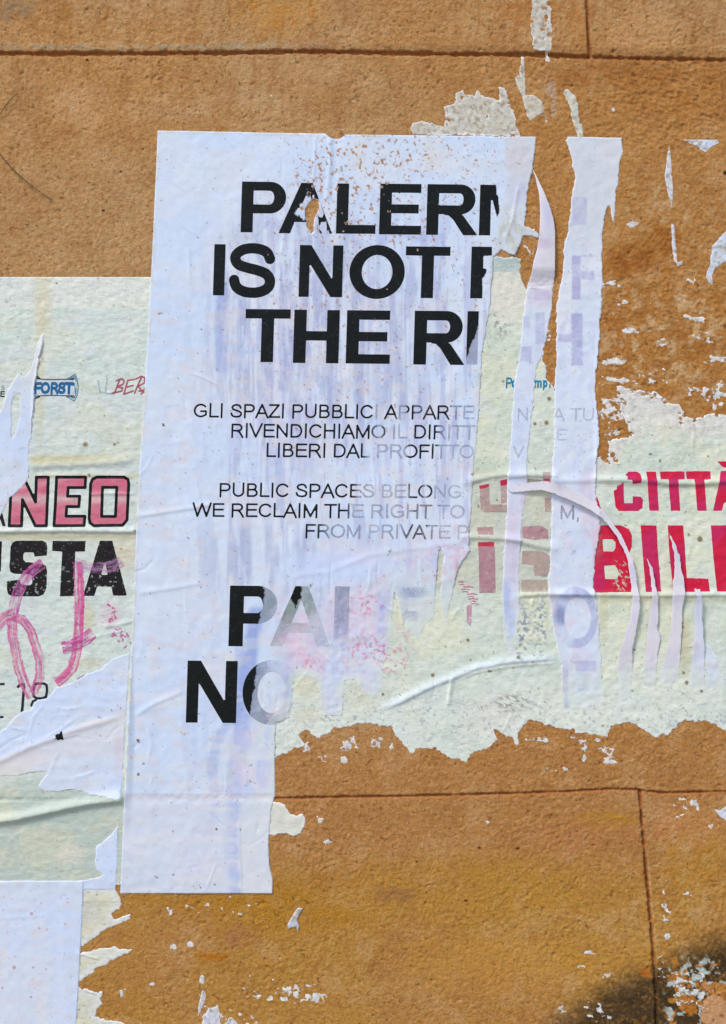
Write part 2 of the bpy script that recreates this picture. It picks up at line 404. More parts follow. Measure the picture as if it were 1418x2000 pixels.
me = bpy.data.meshes.new('pavement'); me.from_pydata([(-60, -80, 0), (60, -80, 0), (60, .01, 0), (-60, .01, 0)], [], [(0, 1, 2, 3)]); me.materials.append(pv)
o = bpy.data.objects.new('pavement', me); C.collection.objects.link(o); tag(o, 'grey stone pavement at the foot of the ochre wall', 'pavement', kind='structure')

# ------------------------------------------------------------------ SHEETS OF PAPER
TOP = WH.copy()
class Sheet: pass
def tear(u, v, seed):
    return (fbm(u, v, 30, 30, 2, seed) - .5) * 6.5 + (fbm(u, v, 10, 10, 2, seed + 5) - .5) * 10 + (fbm(u, v, 4.6, 4.6, 2, seed + 9) - .5) * 6.5

def sheet(name, label, cat, pts, rough, colour, mat, t=.16, seed=100, lift=None, wrinkle=None, holes=(), extra=None,
          group=None, floating=False, smooth_r=3, rimk=None, sink=None, kind=None):
    us = [p[0] for p in pts]; vs = [p[1] for p in pts]
    i0 = max(0, int((min(us) - 22 - U0) // ST)); i1 = min(GU.shape[1], int((max(us) + 22 - U0) // ST) + 1)
    j0 = max(0, int((min(vs) - 22 - V0) // ST)); j1 = min(GU.shape[0], int((max(vs) + 22 - V0) // ST) + 1)
    sl = (slice(j0, j1), slice(i0, i1)); u, v = GU[sl], GV[sl]
    d, idx = polysd(u, v, pts)
    rr = np.array([p[2] if len(p) > 2 else rough for p in pts])[idx]
    f = d + rr * tear(u, v, seed)
    for hpts, hr in holes:
        hd, _ = polysd(u, v, hpts); f = np.minimum(f, -(hd + hr * tear(u, v, seed + 3)))
    if extra is not None: f = extra(u, v, f, d)
    base = TOP[sl]
    h = .45 * bblur(dil(base, max(1, smooth_r - 1)), smooth_r) + .55 * (bblur(base, smooth_r) + .2)
    tt = t * (1 - .97 * ss(1100, 1200, v) * ss(535, 545, u)) if rimk else t
    h = np.maximum(h, base + .03) + tt
    if wrinkle is not None: h = h + wrinkle(u, v)
    if lift is not None: h = h + lift(u, v)
    h = np.maximum(h, base + .04 + tt * .2)
    if sink is not None:
        q = sink(u, v); h = h * (1 - q) + (base + .05) * q
    rgb = colour(u, v, d)
    # freshly torn fibres: whiter rim where the edge is ragged
    rim = ss(4.5, .5, f + 3 * (vn(u, v, 5, seed=seed) - .5)) * np.clip(rr * 1.6, 0, 1) * .6 * (rimk(u, v) if rimk else 1)
    rgb = mix(rgb, (226, 228, 232), rim)
    o = fieldmesh(name, u, v, f, h, base + .02, mat, rgb, drop=not floating)
    tag(o, label, cat, group, kind)
    s = Sheet(); s.o = o; s.u, s.v, s.f, s.h, s.sl = u, v, f, h, sl
    ins = f > 0
    T = TOP[sl]; 
    if not floating: T[ins] = h[ins]
    return s

def ridge(u, v, pts, w, amp, low=.55, taper=.12):
    d, t, sd = linesd(u, v, pts)
    ww = np.where(sd > 0, w * low, w)
    e = ss(0, taper, t) * ss(1, 1 - taper, t) if taper else 1
    return amp * np.exp(-(d / ww) ** 2) * e

def creases(u, v, n, box, lo, hi, amp, w, seed, ang=90, spread=25):
    R = random.Random(seed); out = np.zeros(u.shape)
    for k in range(n):
        x, y = R.uniform(box[0], box[2]), R.uniform(box[1], box[3]); L = R.uniform(lo, hi); a = math.radians(ang + R.gauss(0, spread)); b = a + R.uniform(-.5, .5)
        m = (x + L / 2 * math.cos(a), y + L / 2 * math.sin(a)); e = (m[0] + L / 2 * math.cos(b), m[1] + L / 2 * math.sin(b))
        sl = (slice(None), slice(None)); near = (np.abs(u - m[0]) < L + 12) & (np.abs(v - m[1]) < L + 12)
        jj, ii = np.where(near)
        if not len(jj): continue
        sl = (slice(jj.min(), jj.max() + 1), slice(ii.min(), ii.max() + 1))
        out[sl] += ridge(u[sl], v[sl], [(x, y), m, e], w * R.uniform(.7, 1.4), amp * R.uniform(.3, 1) * R.choice([1, 1, -1]), .6, .3)
    return out
def specks(rgb, u, v, seed, thr=.80, c=(110, 92, 80), a=.7, sc=5, dens=1):
    k = ss(thr, thr + .05, fbm(u, v, sc, sc, 2, seed)) * a * dens
    return mix(rgb, c, k)

def spot(rgb, u, v, x, y, r, c, a=.9):
    w = 1.2 * (vn(u, v, 4, seed=int(x + y)) - .5)
    return mix(rgb, c, (1 - ss(r * .6, r * 1.25, np.hypot(u - x, v - y) + w)) * a)

# --- old green-cream poster on the left (NEO / ISTA)
def c_left(u, v, d):
    n1 = fbm(u, v, 80, 80, 3, 201); n2 = fbm(u, v, 18, 12, 3, 202); n3 = fbm(u, v, 7, 4, 2, 203)
    c = mix((226, 227, 214), (218, 224, 216), n1)
    c = mix(c, (204, 217, 209), ss(600, 606, v) * (.6 + .3 * n1))
    c = mix(c, (218, 217, 190), ss(.5, .72, n1) * .45 * ss(600, 640, v))
    c = mix(c, (205, 212, 218), ss(.55, .7, fbm(u, v, 60, 30, 3, 208)) * .4)
    c = mix(c, (186, 197, 186), ss(.55, .75, n2) * .32); c = mix(c, (228, 228, 216), ss(.45, .28, n2) * .3)
    c = mix(c, (180, 190, 178), ss(.6, .8, n3) * .28)
    # lower part, stripped to a greener ground
    c = mix(c, mix((180, 192, 180), (196, 200, 178), ss(.4, .6, n1)), ss(1490, 1560, v) * .8)
    c = mix(c, (218, 212, 196), blob(u, v, 140, 1668, 30, 18, .6) * .7)
    # yellowed glue
    c = mix(c, (216, 203, 168), blob(u, v, 84, 590, 16, 60, .6) * .55)
    c = mix(c, (208, 196, 152), blob(u, v, 78, 740, 8, 120, .6) * .45)
    c = mix(c, (190, 180, 138), np.exp(-((v - 900 + .02 * u) / 9) ** 2) * ss(50, 70, u) * ss(330, 120, u) * .8)
    c = mix(c, (186, 176, 134), np.exp(-((v - 1048) / 7) ** 2) * .65)
    c = mix(c, (212, 206, 176), ss(1050, 1060, v) * ss(1100, 1080, v) * ss(150, 240, u) * .5)
    c = mix(c, (204, 190, 148), np.exp(-((v - 930) / 6) ** 2) * ss(50, 90, u) * .4)
    c = mix(c, (204, 192, 152), blob(u, v, 172, 1208, 12, 30, .6) * .5); c = mix(c, (208, 196, 162), blob(u, v, 170, 1295, 30, 10, .6) * .4)
    c = mix(c, (206, 188, 160), blob(u, v, 240, 1090, 22, 26, .6) * .45)
    c = mix(c, (214, 190, 200), blob(u, v, 215, 1200, 22, 24, .6) * .5)
    c = specks(c, u, v, 205, .85, (120, 108, 92), .6, 4.5); c = specks(c, u, v, 206, .88, (170, 150, 96), .6, 9)
    for (x, y, r) in [(111, 553, 2.4), (167, 868, 5), (224, 868, 3), (230, 865, 2.4), (204, 812, 2), (174, 928, 3.2), (264, 1037, 2.4), (237, 1072, 2.4), (212, 752, 1.4)]:
        c = spot(c, u, v, x, y, r, (118, 98, 62), .75)
    return c
FOLD_L = [(-110, 1612), (0, 1603), (40, 1597), (80, 1588), (130, 1577), (180, 1567), (245, 1560)]
def w_left(u, v):
    n = (fbm(u, v, 30, 12, 3, 211) - .5) * .55 + (fbm(u, v, 12, 6, 2, 212) - .5) * .35
    r = ridge(u, v, FOLD_L, 11, 4.2, .6, .03)
    r = r + ridge(u, v, [(50, 911), (120, 908), (190, 905), (270, 898)], 9, 1.6, .8)
    r = r + ridge(u, v, [(-110, 1036), (0, 1038), (120, 1036), (270, 1038)], 7, 1.9, .6, .02)
    r = r + ridge(u, v, [(170, 966), (220, 964), (268, 966)], 4, .8) + ridge(u, v, [(60, 930), (200, 928), (270, 932)], 5, .7)
    r = r + ridge(u, v, [(200, 1225), (230, 1222), (262, 1212)], 6, .7) + ridge(u, v, [(180, 1240), (140, 1255), (250, 1230)], 5, .5)
    return n + r
left_poster = sheet('poster', 'old pale green poster at the left lettered NEO and STA, scribbled in pink', 'poster',
    [(-92, 541, 0), (120, 541, 0), (330, 541, 0), (320, 1000, 0), (300, 1722, .3), (236, 1727, .6), (170, 1728, 0), (-92, 1730, 0)], 0,
    c_left, M_OLD, seed=110, wrinkle=w_left, smooth_r=2)

# --- old green-cream poster on the right (CITTA / BILE), with its torn lower border
bot = [(537, 1480), (560, 1468), (575, 1460), (590, 1462), (600, 1455), (592, 1445), (584, 1435), (590, 1427), (600, 1428), (612, 1437), (625, 1442), (640, 1432), (655, 1420), (680, 1422), (700, 1413), (720, 1414), (745, 1418), (765, 1420), (775, 1440), (790, 1455), (800, 1470), (808, 1472), (812, 1462), (830, 1460), (850, 1462), (860, 1470), (880, 1480), (912, 1486), (918, 1475), (930, 1468), (950, 1462), (968, 1448), (975, 1445), (965, 1430), (962, 1420), (972, 1425), (985, 1435), (1000, 1440), (1005, 1452), (1013, 1452), (1008, 1430), (1020, 1418), (1035, 1408), (1050, 1412), (1080, 1418), (1120, 1425), (1160, 1435), (1185, 1438), (1195, 1420), (1220, 1412), (1240, 1415), (1265, 1430), (1280, 1440), (1305, 1435), (1325, 1415), (1338, 1405), (1360, 1410), (1380, 1405), (1400, 1415), (1418, 1425), (1512, 1428)]
topr = [(1512, 806), (1418, 809), (1391, 808), (1372, 814), (1357, 818), (1343, 814), (1332, 803), (1326, 793), (1309, 788), (1297, 780), (1280, 769), (1257, 763), (1236, 763), (1233, 755), (1215, 752), (1204, 753), (1206, 782), (1212, 788), (1210, 803), (1219, 818), (1225, 832), (1229, 847), (1217, 855), (1185, 860), (1188, 877), (1189, 893), (1167, 894), (1130, 890), (1110, 800), (1083, 757), (1075, 748), (1067, 738), (1066, 716), (1058, 700), (1050, 660), (1040, 600), (1024, 560), (1018, 535), (1016, 505), (1000, 503), (963, 500), (930, 500), (900, 700), (800, 900), (540, 1060)]
def c_right(u, v, d):
    n1 = fbm(u, v, 90, 90, 3, 221); n2 = fbm(u, v, 20, 20, 3, 222); n3 = fbm(u, v, 6, 6, 2, 223)
    c = mix((207, 217, 198), (218, 221, 196), ss(.35, .65, n1)); c = mix(c, (208, 218, 210), ss(.45, .7, fbm(u, v, 60, 60, 3, 234)) * .6)
    c = mix(c, (218, 226, 218), ss(1200, 1420, v) * .6)
    c = mix(c, (190, 202, 190), ss(.55, .75, n2) * .35); c = mix(c, (226, 226, 216), ss(.42, .26, n2) * .35)
    # whitish stripped band along the upper border on the right
    dt = np.interp(u, [1165, 1200, 1230, 1290, 1340, 1418, 1512], [925, 925, 850, 845, 860, 850, 850])
    k = ss(15, -25, v - dt + 40 * (n2 - .5)) * ss(1130, 1170, u)
    c = mix(c, mix((216, 214, 210), (226, 222, 206), n1), k * .9)
    c = mix(c, (190, 184, 178), k * ss(.5, .68, fbm(u, v, 7, 7, 3, 224)) * .55 * ss(55, 10, d))
    # cream lump at the head of the gap, green-grey tab above it
    g = ss(1040, 1020, u)
    c = mix(c, (222, 219, 205), g * blob(u, v, 985, 580, 40, 55, .5) * .9)
    c = mix(c, mix((160, 178, 172), (196, 206, 202), n2), g * ss(533, 530, v))
    c = mix(c, (190, 190, 176), ss(920, 935, v) * ss(1165, 1145, v) * ss(1085, 1070, u) * .5)
    c = mix(c, (176, 172, 140), np.exp(-((v - 922) / 6) ** 2) * ss(1050, 900, u) * .5)
    c = mix(c, (176, 170, 140), np.exp(-((v - 948) / 5) ** 2) * ss(1170, 1190, u) * .45)
    c = mix(c, (186, 184, 152), np.exp(-((v - 1172) / 6) ** 2) * ss(1165, 1175, u) * .5)
    c = mix(c, (196, 186, 148), blob(u, v, 1335, 1260, 14, 50, .5) * .6); c = mix(c, (202, 196, 160), blob(u, v, 1180, 1200, 8, 60, .5) * .5)
    c = mix(c, (206, 200, 172), blob(u, v, 600, 1340, 26, 20, .8) * .5); c = mix(c, (208, 202, 176), blob(u, v, 600, 1395, 24, 14, .8) * .5)
    c = mix(c, (208, 204, 178), blob(u, v, 700, 1360, 30, 30, .8) * .4)
    c = mix(c, (224, 220, 208), blob(u, v, 960, 1400, 60, 36, .6) * .5)
    c = mix(c, (214, 226, 238), ridge(u, v, FOLD_D, 12, 1.0, .6) * .6)
    # a scrape of dark fibres and a crushed dark patch under the fold
    k = blob(u, v, 1000, 1372, 34, 16, .4) * ss(.5, .58, fbm(u * .8 + v * .6, v - u * .4, 8, 4, 3, 226))
    c = mix(c, (140, 138, 126), k * .7)
    k = blob(u, v, 1020, 1235, 16, 50, .7) + blob(u, v, 1056, 1225, 12, 54, .7)
    c = mix(c, (116, 128, 158), np.clip(k, 0, 1) * ss(.56, .64, fbm(u, v, 5, 4.4, 2, 227)) * .75)
    k = blob(u, v, 975, 635, 24, 26, .5); c = mix(c, (130, 130, 118), k * ss(.62, .7, fbm(u, v, 5, 5, 2, 228)) * .6)
    pk = ss(.52, .64, fbm(u, v, 6, 6, 3, 229)) * (blob(u, v, 765, 1290, 26, 26, .6) + .6 * blob(u, v, 790, 1250, 24, 40, .7)).clip(0, 1)
    c = mix(c, (214, 150, 172), pk * .75)
    c = specks(c, u, v, 231, .845, (110, 106, 100), .65, 4.5); c = specks(c, u, v, 232, .88, (120, 100, 64), .7, 7)
    c = specks(c, u, v, 233, .70, (140, 146, 170), .5, 5, ss(1330, 1400, v) * ss(1500, 1400, v))
    for (x, y, r) in [(1072, 779, 4), (1067, 826, 4.5), (1045, 828, 3.4), (1056, 832, 2), (1367, 1053, 5.4), (1285, 1111, 4), (1012, 1284, 3.4), (845, 1319, 4), (1333, 1224, 3.4), (1335, 1314, 3), (1341, 1333, 3.6),
                      (1370, 1350, 3.4), (914, 1250, 3.6), (1270, 887, 2.6), (1289, 900, 2.6), (1058, 1035, 3.6), (1239, 1269, 2.2), (748, 1356, 3), (978, 988, 3), (971, 977, 2), (1345, 1044, 2.6), (955, 1310, 2.4), (958, 1311, 2.2), (870, 1263, 2), (1040, 1293, 2.2)]:
        c = spot(c, u, v, x, y, r, (116, 92, 50), .8)
    return c
FOLD_D = [(730, 1392), (780, 1372), (830, 1346), (880, 1325), (930, 1305), (985, 1294), (1040, 1289), (1100, 1286)]
def w_right(u, v):
    n = (fbm(u, v, 34, 18, 3, 241) - .5) * .5 + (fbm(u, v, 11, 8, 2, 242) - .5) * .25
    r = ridge(u, v, FOLD_D, 8, 1.6, .55, .15) + ridge(u, v, [(a, b + 9) for a, b in FOLD_D[3:]], 4, .7, .6, .2)
    r = r + ridge(u, v, [(905, 944), (930, 938), (960, 930), (1000, 926), (1090, 930)], 8, 1.5, .6, .02)
    r = r + ridge(u, v, [(900, 1049), (950, 1050), (1000, 1053), (1040, 1064), (1090, 1074)], 8, 1.5, .6, .02)
    r = r + ridge(u, v, [(1160, 938), (1200, 937), (1260, 938), (1300, 944), (1360, 945), (1418, 940), (1510, 938)], 8, 1.8, .7, .02)
    r = r + ridge(u, v, [(1010, 1164), (1070, 1160), (1160, 1161), (1250, 1163), (1350, 1162), (1510, 1160)], 7, 1.7, .6, .02)
    r = r + ridge(u, v, [(882, 1322), (878, 1345), (874, 1380)], 6, 1.5, .4) + ridge(u, v, [(1040, 1170), (1038, 1185)], 4, 1)
    r = r + ridge(u, v, [(1352, 880), (1356, 850), (1350, 800)], 3, .5)
    r = r + creases(u, v, 30, (560, 1120, 1100, 1420), 20, 90, .55, 3.2, 4, 95, 40) + creases(u, v, 22, (1160, 820, 1500, 1400), 15, 60, .4, 3, 5, 60, 60)
    return n + r
def x_right(u, v, f, d):
    k = ss(1165, 1172, u) * ss(930, 900, v)
    g = fbm(u * .94 + v * .3, v * .94 - u * .3, 13, 6, 4, 245)
    f = np.where(k > 0, np.minimum(f, np.maximum(f - 34, 0) + (g - .42) * 60 + f * .5), f)
    return f
right_poster = sheet('poster', 'old pale green poster at the right with red letters CITTÀ and BIL', 'poster',
    bot + topr, .66, c_right, M_OLD, seed=120, wrinkle=w_right, extra=x_right, smooth_r=2)

# --- cream remnant at the lower left, and small cream remnant by the poster's foot
def c_cream(u, v, d):
    n1 = fbm(u, v, 40, 40, 3, 251); n2 = fbm(u, v, 12, 8, 3, 252)
    c = mix((205, 205, 190), (216, 212, 188), ss(.35, .65, n1)); c = mix(c, (222, 224, 216), ss(22, 6, d) * .8)
    c = mix(c, (184, 184, 166), ss(.56, .75, n2) * .4)
    c = mix(c, (190, 178, 160), np.exp(-((v - 1761) / 1.6) ** 2) * .5); c = mix(c, (180, 160, 140), np.exp(-((v - 1936 + .1 * (u - 150)) / 1.6) ** 2) * .4)
    return specks(c, u, v, 253, .82, (120, 104, 84), .6)
sheet('poster_remnant', 'cream paper remnant with three ragged tongues beside the bottom left white sheet', 'torn paper',
    [(120, 1732, 0), (225, 1735, .3), (231, 1748), (237, 1755), (238, 1765), (230, 1775), (220, 1787), (222, 1797), (235, 1790), (255, 1787), (254, 1797), (235, 1803), (215, 1812), (200, 1820), (188, 1832), (172, 1840), (157, 1848),
     (157, 1861), (185, 1855), (200, 1852), (225, 1846), (235, 1853), (262, 1853), (248, 1862), (215, 1878), (190, 1890), (172, 1905), (158, 1915), (150, 1924),
     (158, 1932), (185, 1937), (202, 1936), (195, 1950), (199, 1962), (188, 1972), (187, 1985), (200, 1990), (235, 1997), (252, 2010), (240, 2050), (120, 2068)], .6, c_cream, M_OLD, seed=130,
    wrinkle=lambda u, v: ridge(u, v, [(150, 1861), (175, 1868), (195, 1874)], 3, .9) + ridge(u, v, [(150, 1924), (170, 1936), (190, 1941)], 3, .9) + (fbm(u, v, 20, 10, 2, 255) - .5) * .4)
sheet('poster_remnant', 'small cream paper tab sticking out right of the white poster foot', 'torn paper',
    [(515, 1562, 0), (542, 1567), (556, 1572), (566, 1588), (580, 1593), (592, 1588), (598, 1598), (594, 1615), (588, 1626), (575, 1634), (560, 1628), (540, 1630), (515, 1636, 0)], .5,
    lambda u, v, d: mix(mix((222, 220, 206), (208, 208, 196), fbm(u, v, 14, 10, 3, 261)), (232, 232, 226), ss(8, 2, d) * .6), M_OLD, seed=132)

# --- white sheets at the left
def c_white(seed, warm=.3):
    def fn(u, v, d):
        n1 = fbm(u, v, 110, 110, 3, seed); n2 = fbm(u, v, 34, 12, 3, seed + 1)
        c = mix((203, 217, 240), (210, 219, 234), ss(.35, .65, n1)); c = mix(c, (212, 212, 218), ss(.52, .75, n2) * warm)
        return specks(c, u, v, seed + 3, .83, (150, 110, 110), .45)
    return fn
sheet('torn_sheet', 'white torn sheet at the left edge rising to a thin spike beside the blue badge', 'torn paper',
    [(87, 651), (85, 671), (83, 680), (78, 702), (73, 732), (68, 757), (67, 788), (64, 822), (62, 856), (57, 868), (56, 900), (56, 923), (54, 936), (41, 954), (18, 975), (5, 1002), (-6, 1020), (-60, 1050), (-92, 1060, 0),
     (-92, 800), (-40, 790), (-5, 812), (6, 790), (14, 765), (24, 748), (34, 728), (47, 735), (60, 722), (68, 695), (74, 668), (80, 652)], .35,
    lambda u, v, d: mix(c_white(301, .5)(u, v, d), (218, 220, 214), ss(830, 700, v) * .45), M_PAPER, seed=140,
    holes=[([(28, 766), (38, 770), (39, 800), (36, 830), (27, 852), (22, 860), (23, 820), (24, 790)], .3)],
    wrinkle=lambda u, v: (fbm(u, v, 26, 60, 2, 305) - .5) * .6 + ridge(u, v, [(84, 655), (76, 705), (67, 760), (63, 850)], 5, 1.3, .5))
def c_wB(u, v, d):
    c = c_white(311, .6)(u, v, d)
    t = v - np.interp(u, [-92, 0, 60, 150, 250], [1500, 1488, 1460, 1425, 1395])
    c = mix(c, (214, 216, 222), ss(0, 6, t) * ss(90, 30, t) * .8); c = mix(c, (220, 206, 200), np.exp(-(t / 5) ** 2) * .5)
    c = mix(c, (222, 212, 212), blob(u, v, 50, 1480, 50, 14, .7) * .5)
    c = mix(c, (220, 214, 204), ss(90, 40, u) * ss(1480, 1505, v) * .6)
    c = mix(c, (222, 216, 210), blob(u, v, 190, 1410, 60, 5, .7) * .5); c = mix(c, (214, 190, 200), blob(u, v, 232, 1470, 8, 40, .7) * .4)
    for (x, y, r) in [(194, 1401, 2), (198, 1401, 1.4), (218, 1387, 1.6), (230, 1378, 1.4), (236, 1383, 1.6), (196, 1437, 1.4), (215, 1450, 1.2)]: c = spot(c, u, v, x, y, r, (110, 90, 84), .7)
    return c
sheet('torn_sheet', 'wide white sheet torn diagonally under the pink scribble, bearing a small black mark', 'torn paper',
    [(254, 1275, .1), (217, 1288), (199, 1306), (167, 1319), (135, 1335), (108, 1342), (93, 1364), (75, 1367), (59, 1385), (43, 1391), (25, 1405), (11, 1421), (0, 1430), (-60, 1462), (-92, 1480, 0), (-92, 1530), (-40, 1520), (0, 1515), (34, 1516), (61, 1507), (92, 1508), (84, 1522),
     (74, 1536), (90, 1547), (113, 1545), (135, 1541), (165, 1545), (175, 1553), (203, 1553), (226, 1559), (237, 1554, 0), (239, 1520, 0), (244, 1430, 0), (248, 1367, 0)], .38, c_wB, M_PAPER, seed=150,
    wrinkle=lambda u, v: (fbm(u, v, 60, 26, 3, 315) - .5) * .9 + creases(u, v, 16, (0, 1340, 240, 1540), 20, 90, .5, 3.4, 6, 160, 30) + ridge(u, v, [(-90, 1500), (0, 1487), (60, 1458), (150, 1425), (246, 1396)], 7, .9, .8))
sheet('torn_sheet', 'small white corner piece left of the poster foot above the ochre notch', 'torn paper',
    [(231, 1612, .1), (229, 1690, .0), (226, 1737, 0), (120, 1737, 0), (120, 1722, .3), (165, 1720, .4), (183, 1714), (204, 1709), (188, 1700), (185, 1680), (189, 1652), (202, 1644), (215, 1630)], .4, c_white(321, .3), M_PAPER, seed=152)
def c_wD(u, v, d):
    c = c_white(331, .6)(u, v, d)
    c = mix(c, (214, 216, 226), ss(1788, 1796, v + 2 * (fbm(u, v, 20, 20, 2, 335) - .5) + (u - 50) * -.04) * ss(100, 92, u) * .3)
    c = mix(c, (224, 218, 216), ss(.5, .7, fbm(u, v, 20, 60, 3, 336)) * ss(110, 60, u) * ss(1760, 1830, v) * .5)
    c = mix(c, (206, 216, 236), ss(88, 102, u) * .35)
    for (x, y, r) in [(62, 1784, 3.4), (28, 1889, 3.6), (66, 1889, 2.4), (61, 1947, 2.6), (78, 1813, 2.2), (5, 1929, 1.8), (30, 1868, 1.4), (133, 1762, 1.6), (120, 1753, 1.6), (90, 1893, 1.6), (14, 1820, 1.6), (92, 1815, 2)]: c = spot(c, u, v, x, y, r, (176, 130, 140), .75)
    return c
sheet('white_sheet', 'plain white sheet in the bottom left corner with faint reddish spots', 'paper sheet',
    [(-92, 1722, 0), (20, 1720, 0), (163, 1720, 0), (164, 1730, 0), (158, 1850, 0), (150, 1990, 0), (147, 2068, 0), (-92, 2072, 0)], 0, c_wD, M_PAPER, t=.3, seed=154,
    wrinkle=lambda u, v: (fbm(u, v, 70, 120, 2, 337) - .5) * .9 + ridge(u, v, [(-92, 1796), (20, 1793), (95, 1788)], 4, .15))

# --- the white PALERMO poster
MAINP = [(308, 255, 0), (430, 257, 0), (560, 260, 0), (635, 261, .1), (643, 268, .1), (654, 272, .1), (667, 270, .1), (674, 263, 0), (850, 265, 0), (1048, 267, .2),
    (1044, 300, .25), (1041, 330, .25), (1036, 345, .3), (1030, 380, .3), (1027, 420, .4), (1026, 440, .6), (1036, 446, .6), (1050, 456, .5), (1051, 465, .4), (1036, 462, .4), (1022, 460, .3), (1016, 478, .2), (1006, 499, .15), (994, 496, .1), (980, 488, .1), (972, 496, .2), (964, 502, .2),
    (963, 530, .25), (960, 560, .25), (956, 600), (951, 640), (946, 670), (941, 700), (937, 770), (934, 820), (930, 860), (927, 890), (924, 935), (922, 980), (918, 1020), (917, 1050), (918, 1075), (903, 1098), (896, 1110), (888, 1140), (881, 1174), (872, 1210),
    (866, 1196), (858, 1165), (864, 1120), (866, 1085), (860, 1070), (856, 1085), (852, 1130), (849, 1170), (848, 1205), (830, 1222), (815, 1248), (800, 1236), (790, 1215), (780, 1190), (776, 1165), (772, 1155), (768, 1180), (765, 1240), (758, 1266), (748, 1300), (745, 1350), (728, 1363), (708, 1350), (700, 1330), (676, 1328), (671, 1345), (669, 1394), (655, 1400), (628, 1396), (622, 1330), (600, 1320), (578, 1322), (572, 1345), (568, 1402), (540, 1412),
    (538, 1450, .1), (537, 1500, .1), (538, 1550, .15), (530, 1580, .15), (527, 1620, .2), (525, 1650, .2), (527, 1690, .2), (533, 1715, .1), (532, 1745, 0), (235, 1745, 0), (243, 1560, 0), (256, 1280, 0), (268, 1000, 0), (285, 720, 0), (297, 500, 0)]
DRIP = [((500, 1200), (490, 1270), (480, 1330), (474, 1400), (464, 1480), (456, 1560), (455, 1650), (462, 1740)), ((470, 1262), (462, 1330), (446, 1410), (424, 1450), (414, 1500), (420, 1560), (416, 1640)), ((436, 560), (428, 640), (430, 720))]
def c_main(u, v, d):
    n1 = fbm(u, v, 170, 170, 3, 401); n2 = fbm(u, v, 40, 40, 3, 402); st = fbm(u + 10 * (fbm(u, v, 60, 60, 2, 436) - .5), v, 13, 150, 3, 403); st2 = fbm(u, v, 6, 50, 2, 404)
    c = mix((204, 219, 240), (211, 221, 236), ss(.35, .65, n1))
    c = mix(c, (214, 220, 231), ss(.5, .72, fbm(u, v, 90, 40, 3, 405)) * .6)
    ed_ = ss(9, 1, d + 6 * (n2 - .5)); c = mix(c, (196, 190, 170), ed_ * ss(.45, .65, fbm(u, v, 24, 24, 3, 428)) * .5)
    # drip stains running down from the ink
    k = blob(u, v, 600, 640, 190, 230, .5); c = mix(c, (168, 180, 210), k * ss(.50, .68, st) * .6)
    c = mix(c, (176, 176, 208), k * ss(.52, .66, fbm(u, v, 11, 90, 3, 406)) * .5); c = mix(c, (160, 166, 196), k * ss(.55, .68, fbm(u, v, 9, 26, 3, 425)) * .4)
    c = mix(c, (222, 222, 226), k * ss(.55, .75, fbm(u, v, 24, 60, 3, 407)) * .5)
    k = blob(u, v, 830, 640, 120, 220, .5); c = mix(c, (172, 180, 214), k * ss(.52, .66, fbm(u, v, 14, 140, 3, 408)) * .65)
    k = blob(u, v, 620, 890, 250, 120, .5); c = mix(c, (190, 194, 226), k * ss(.5, .7, fbm(u, v, 16, 110, 3, 409)) * .45)
    k = blob(u, v, 520, 1090, 140, 90, .5); c = mix(c, (180, 188, 212), k * ss(.46, .64, fbm(u, v, 18, 120, 3, 410)) * .7)
    k = blob(u, v, 420, 1500, 110, 260, .5); c = mix(c, (186, 198, 230), k * ss(.46, .66, fbm(u, v, 20, 160, 3, 411)) * .4); c = mix(c, (208, 217, 230), ss(1440, 1560, v) * .5)
    for pl, w in zip(DRIP, (22, 14, 14)):
        dd, _, _ = linesd(u, v, pl); dd = dd + 6 * (st2 - .5) + 5 * (n2 - .5)
        c = mix(c, (152, 170, 220), ss(w, w * .35, dd) * (.92 if w > 20 else .5))
    k = ss(400, 470, u) * ss(470, 560, v) * ss(1130, 1020, v); c = mix(c, (172, 176, 212), k * ss(.60, .70, fbm(u, v, 9, 120, 3, 430)) * .5)
    c = mix(c, (222, 226, 236), k * ss(.60, .72, fbm(u, v, 11, 130, 3, 435)) * .6)
    for (x, y, a, b) in [(436, 640, 12, 90), (470, 660, 10, 120), (560, 650, 9, 110), (590, 1080, 14, 60), (470, 1090, 16, 70), (700, 640, 12, 150), (745, 700, 9, 120), (858, 560, 10, 120), (866, 660, 8, 70), (640, 500, 9, 40), (780, 640, 8, 90), (640, 760, 9, 60), (752, 1195, 9, 56)]:
        c = mix(c, (154, 162, 202), blob(u + 9 * (n2 - .5), v, x, y, a, b, .8) * (.3 + .7 * ss(.38, .6, st2)) * .45)
    # pink and cream weathering
    c = mix(c, (218, 208, 210), ss(.54, .74, fbm(u, v, 30, 18, 3, 413)) * .4 * ss(560, 600, v))
    k = blob(u, v, 780, 300, 90, 40, .6); c = mix(c, (222, 214, 200), k * .55 * ss(.4, .6, n2))
    c = mix(c, (220, 206, 210), blob(u, v, 1010, 305, 26, 36, .5) * ss(980, 990, u) * .75)
    k = ss(982, 992, u + 12 * (n2 - .5)) * ss(330, 300, v) + ss(975, 988, u - (v - 400) * -.22 + 10 * (n2 - .5)) * ss(300, 340, v) * ss(520, 510, v)
    c = mix(c, (204, 208, 212), np.clip(k, 0, 1) * .65)
    c = mix(c, (186, 190, 180), blob(u, v, 1000, 455, 26, 40, .5) * ss(.42, .6, fbm(u, v, 8, 16, 3, 415)) * .75)
    c = mix(c, (196, 196, 226), blob(u, v, 1012, 375, 16, 22, .5) * .5)
    # blue ink seeping around the first lines
    k = blob(u, v, 740, 468, 160, 14, .6) + .8 * blob(u, v, 540, 432, 30, 26, .6); c = mix(c, (168, 180, 222), np.clip(k, 0, 1) * ss(.46, .66, n2) * .55)
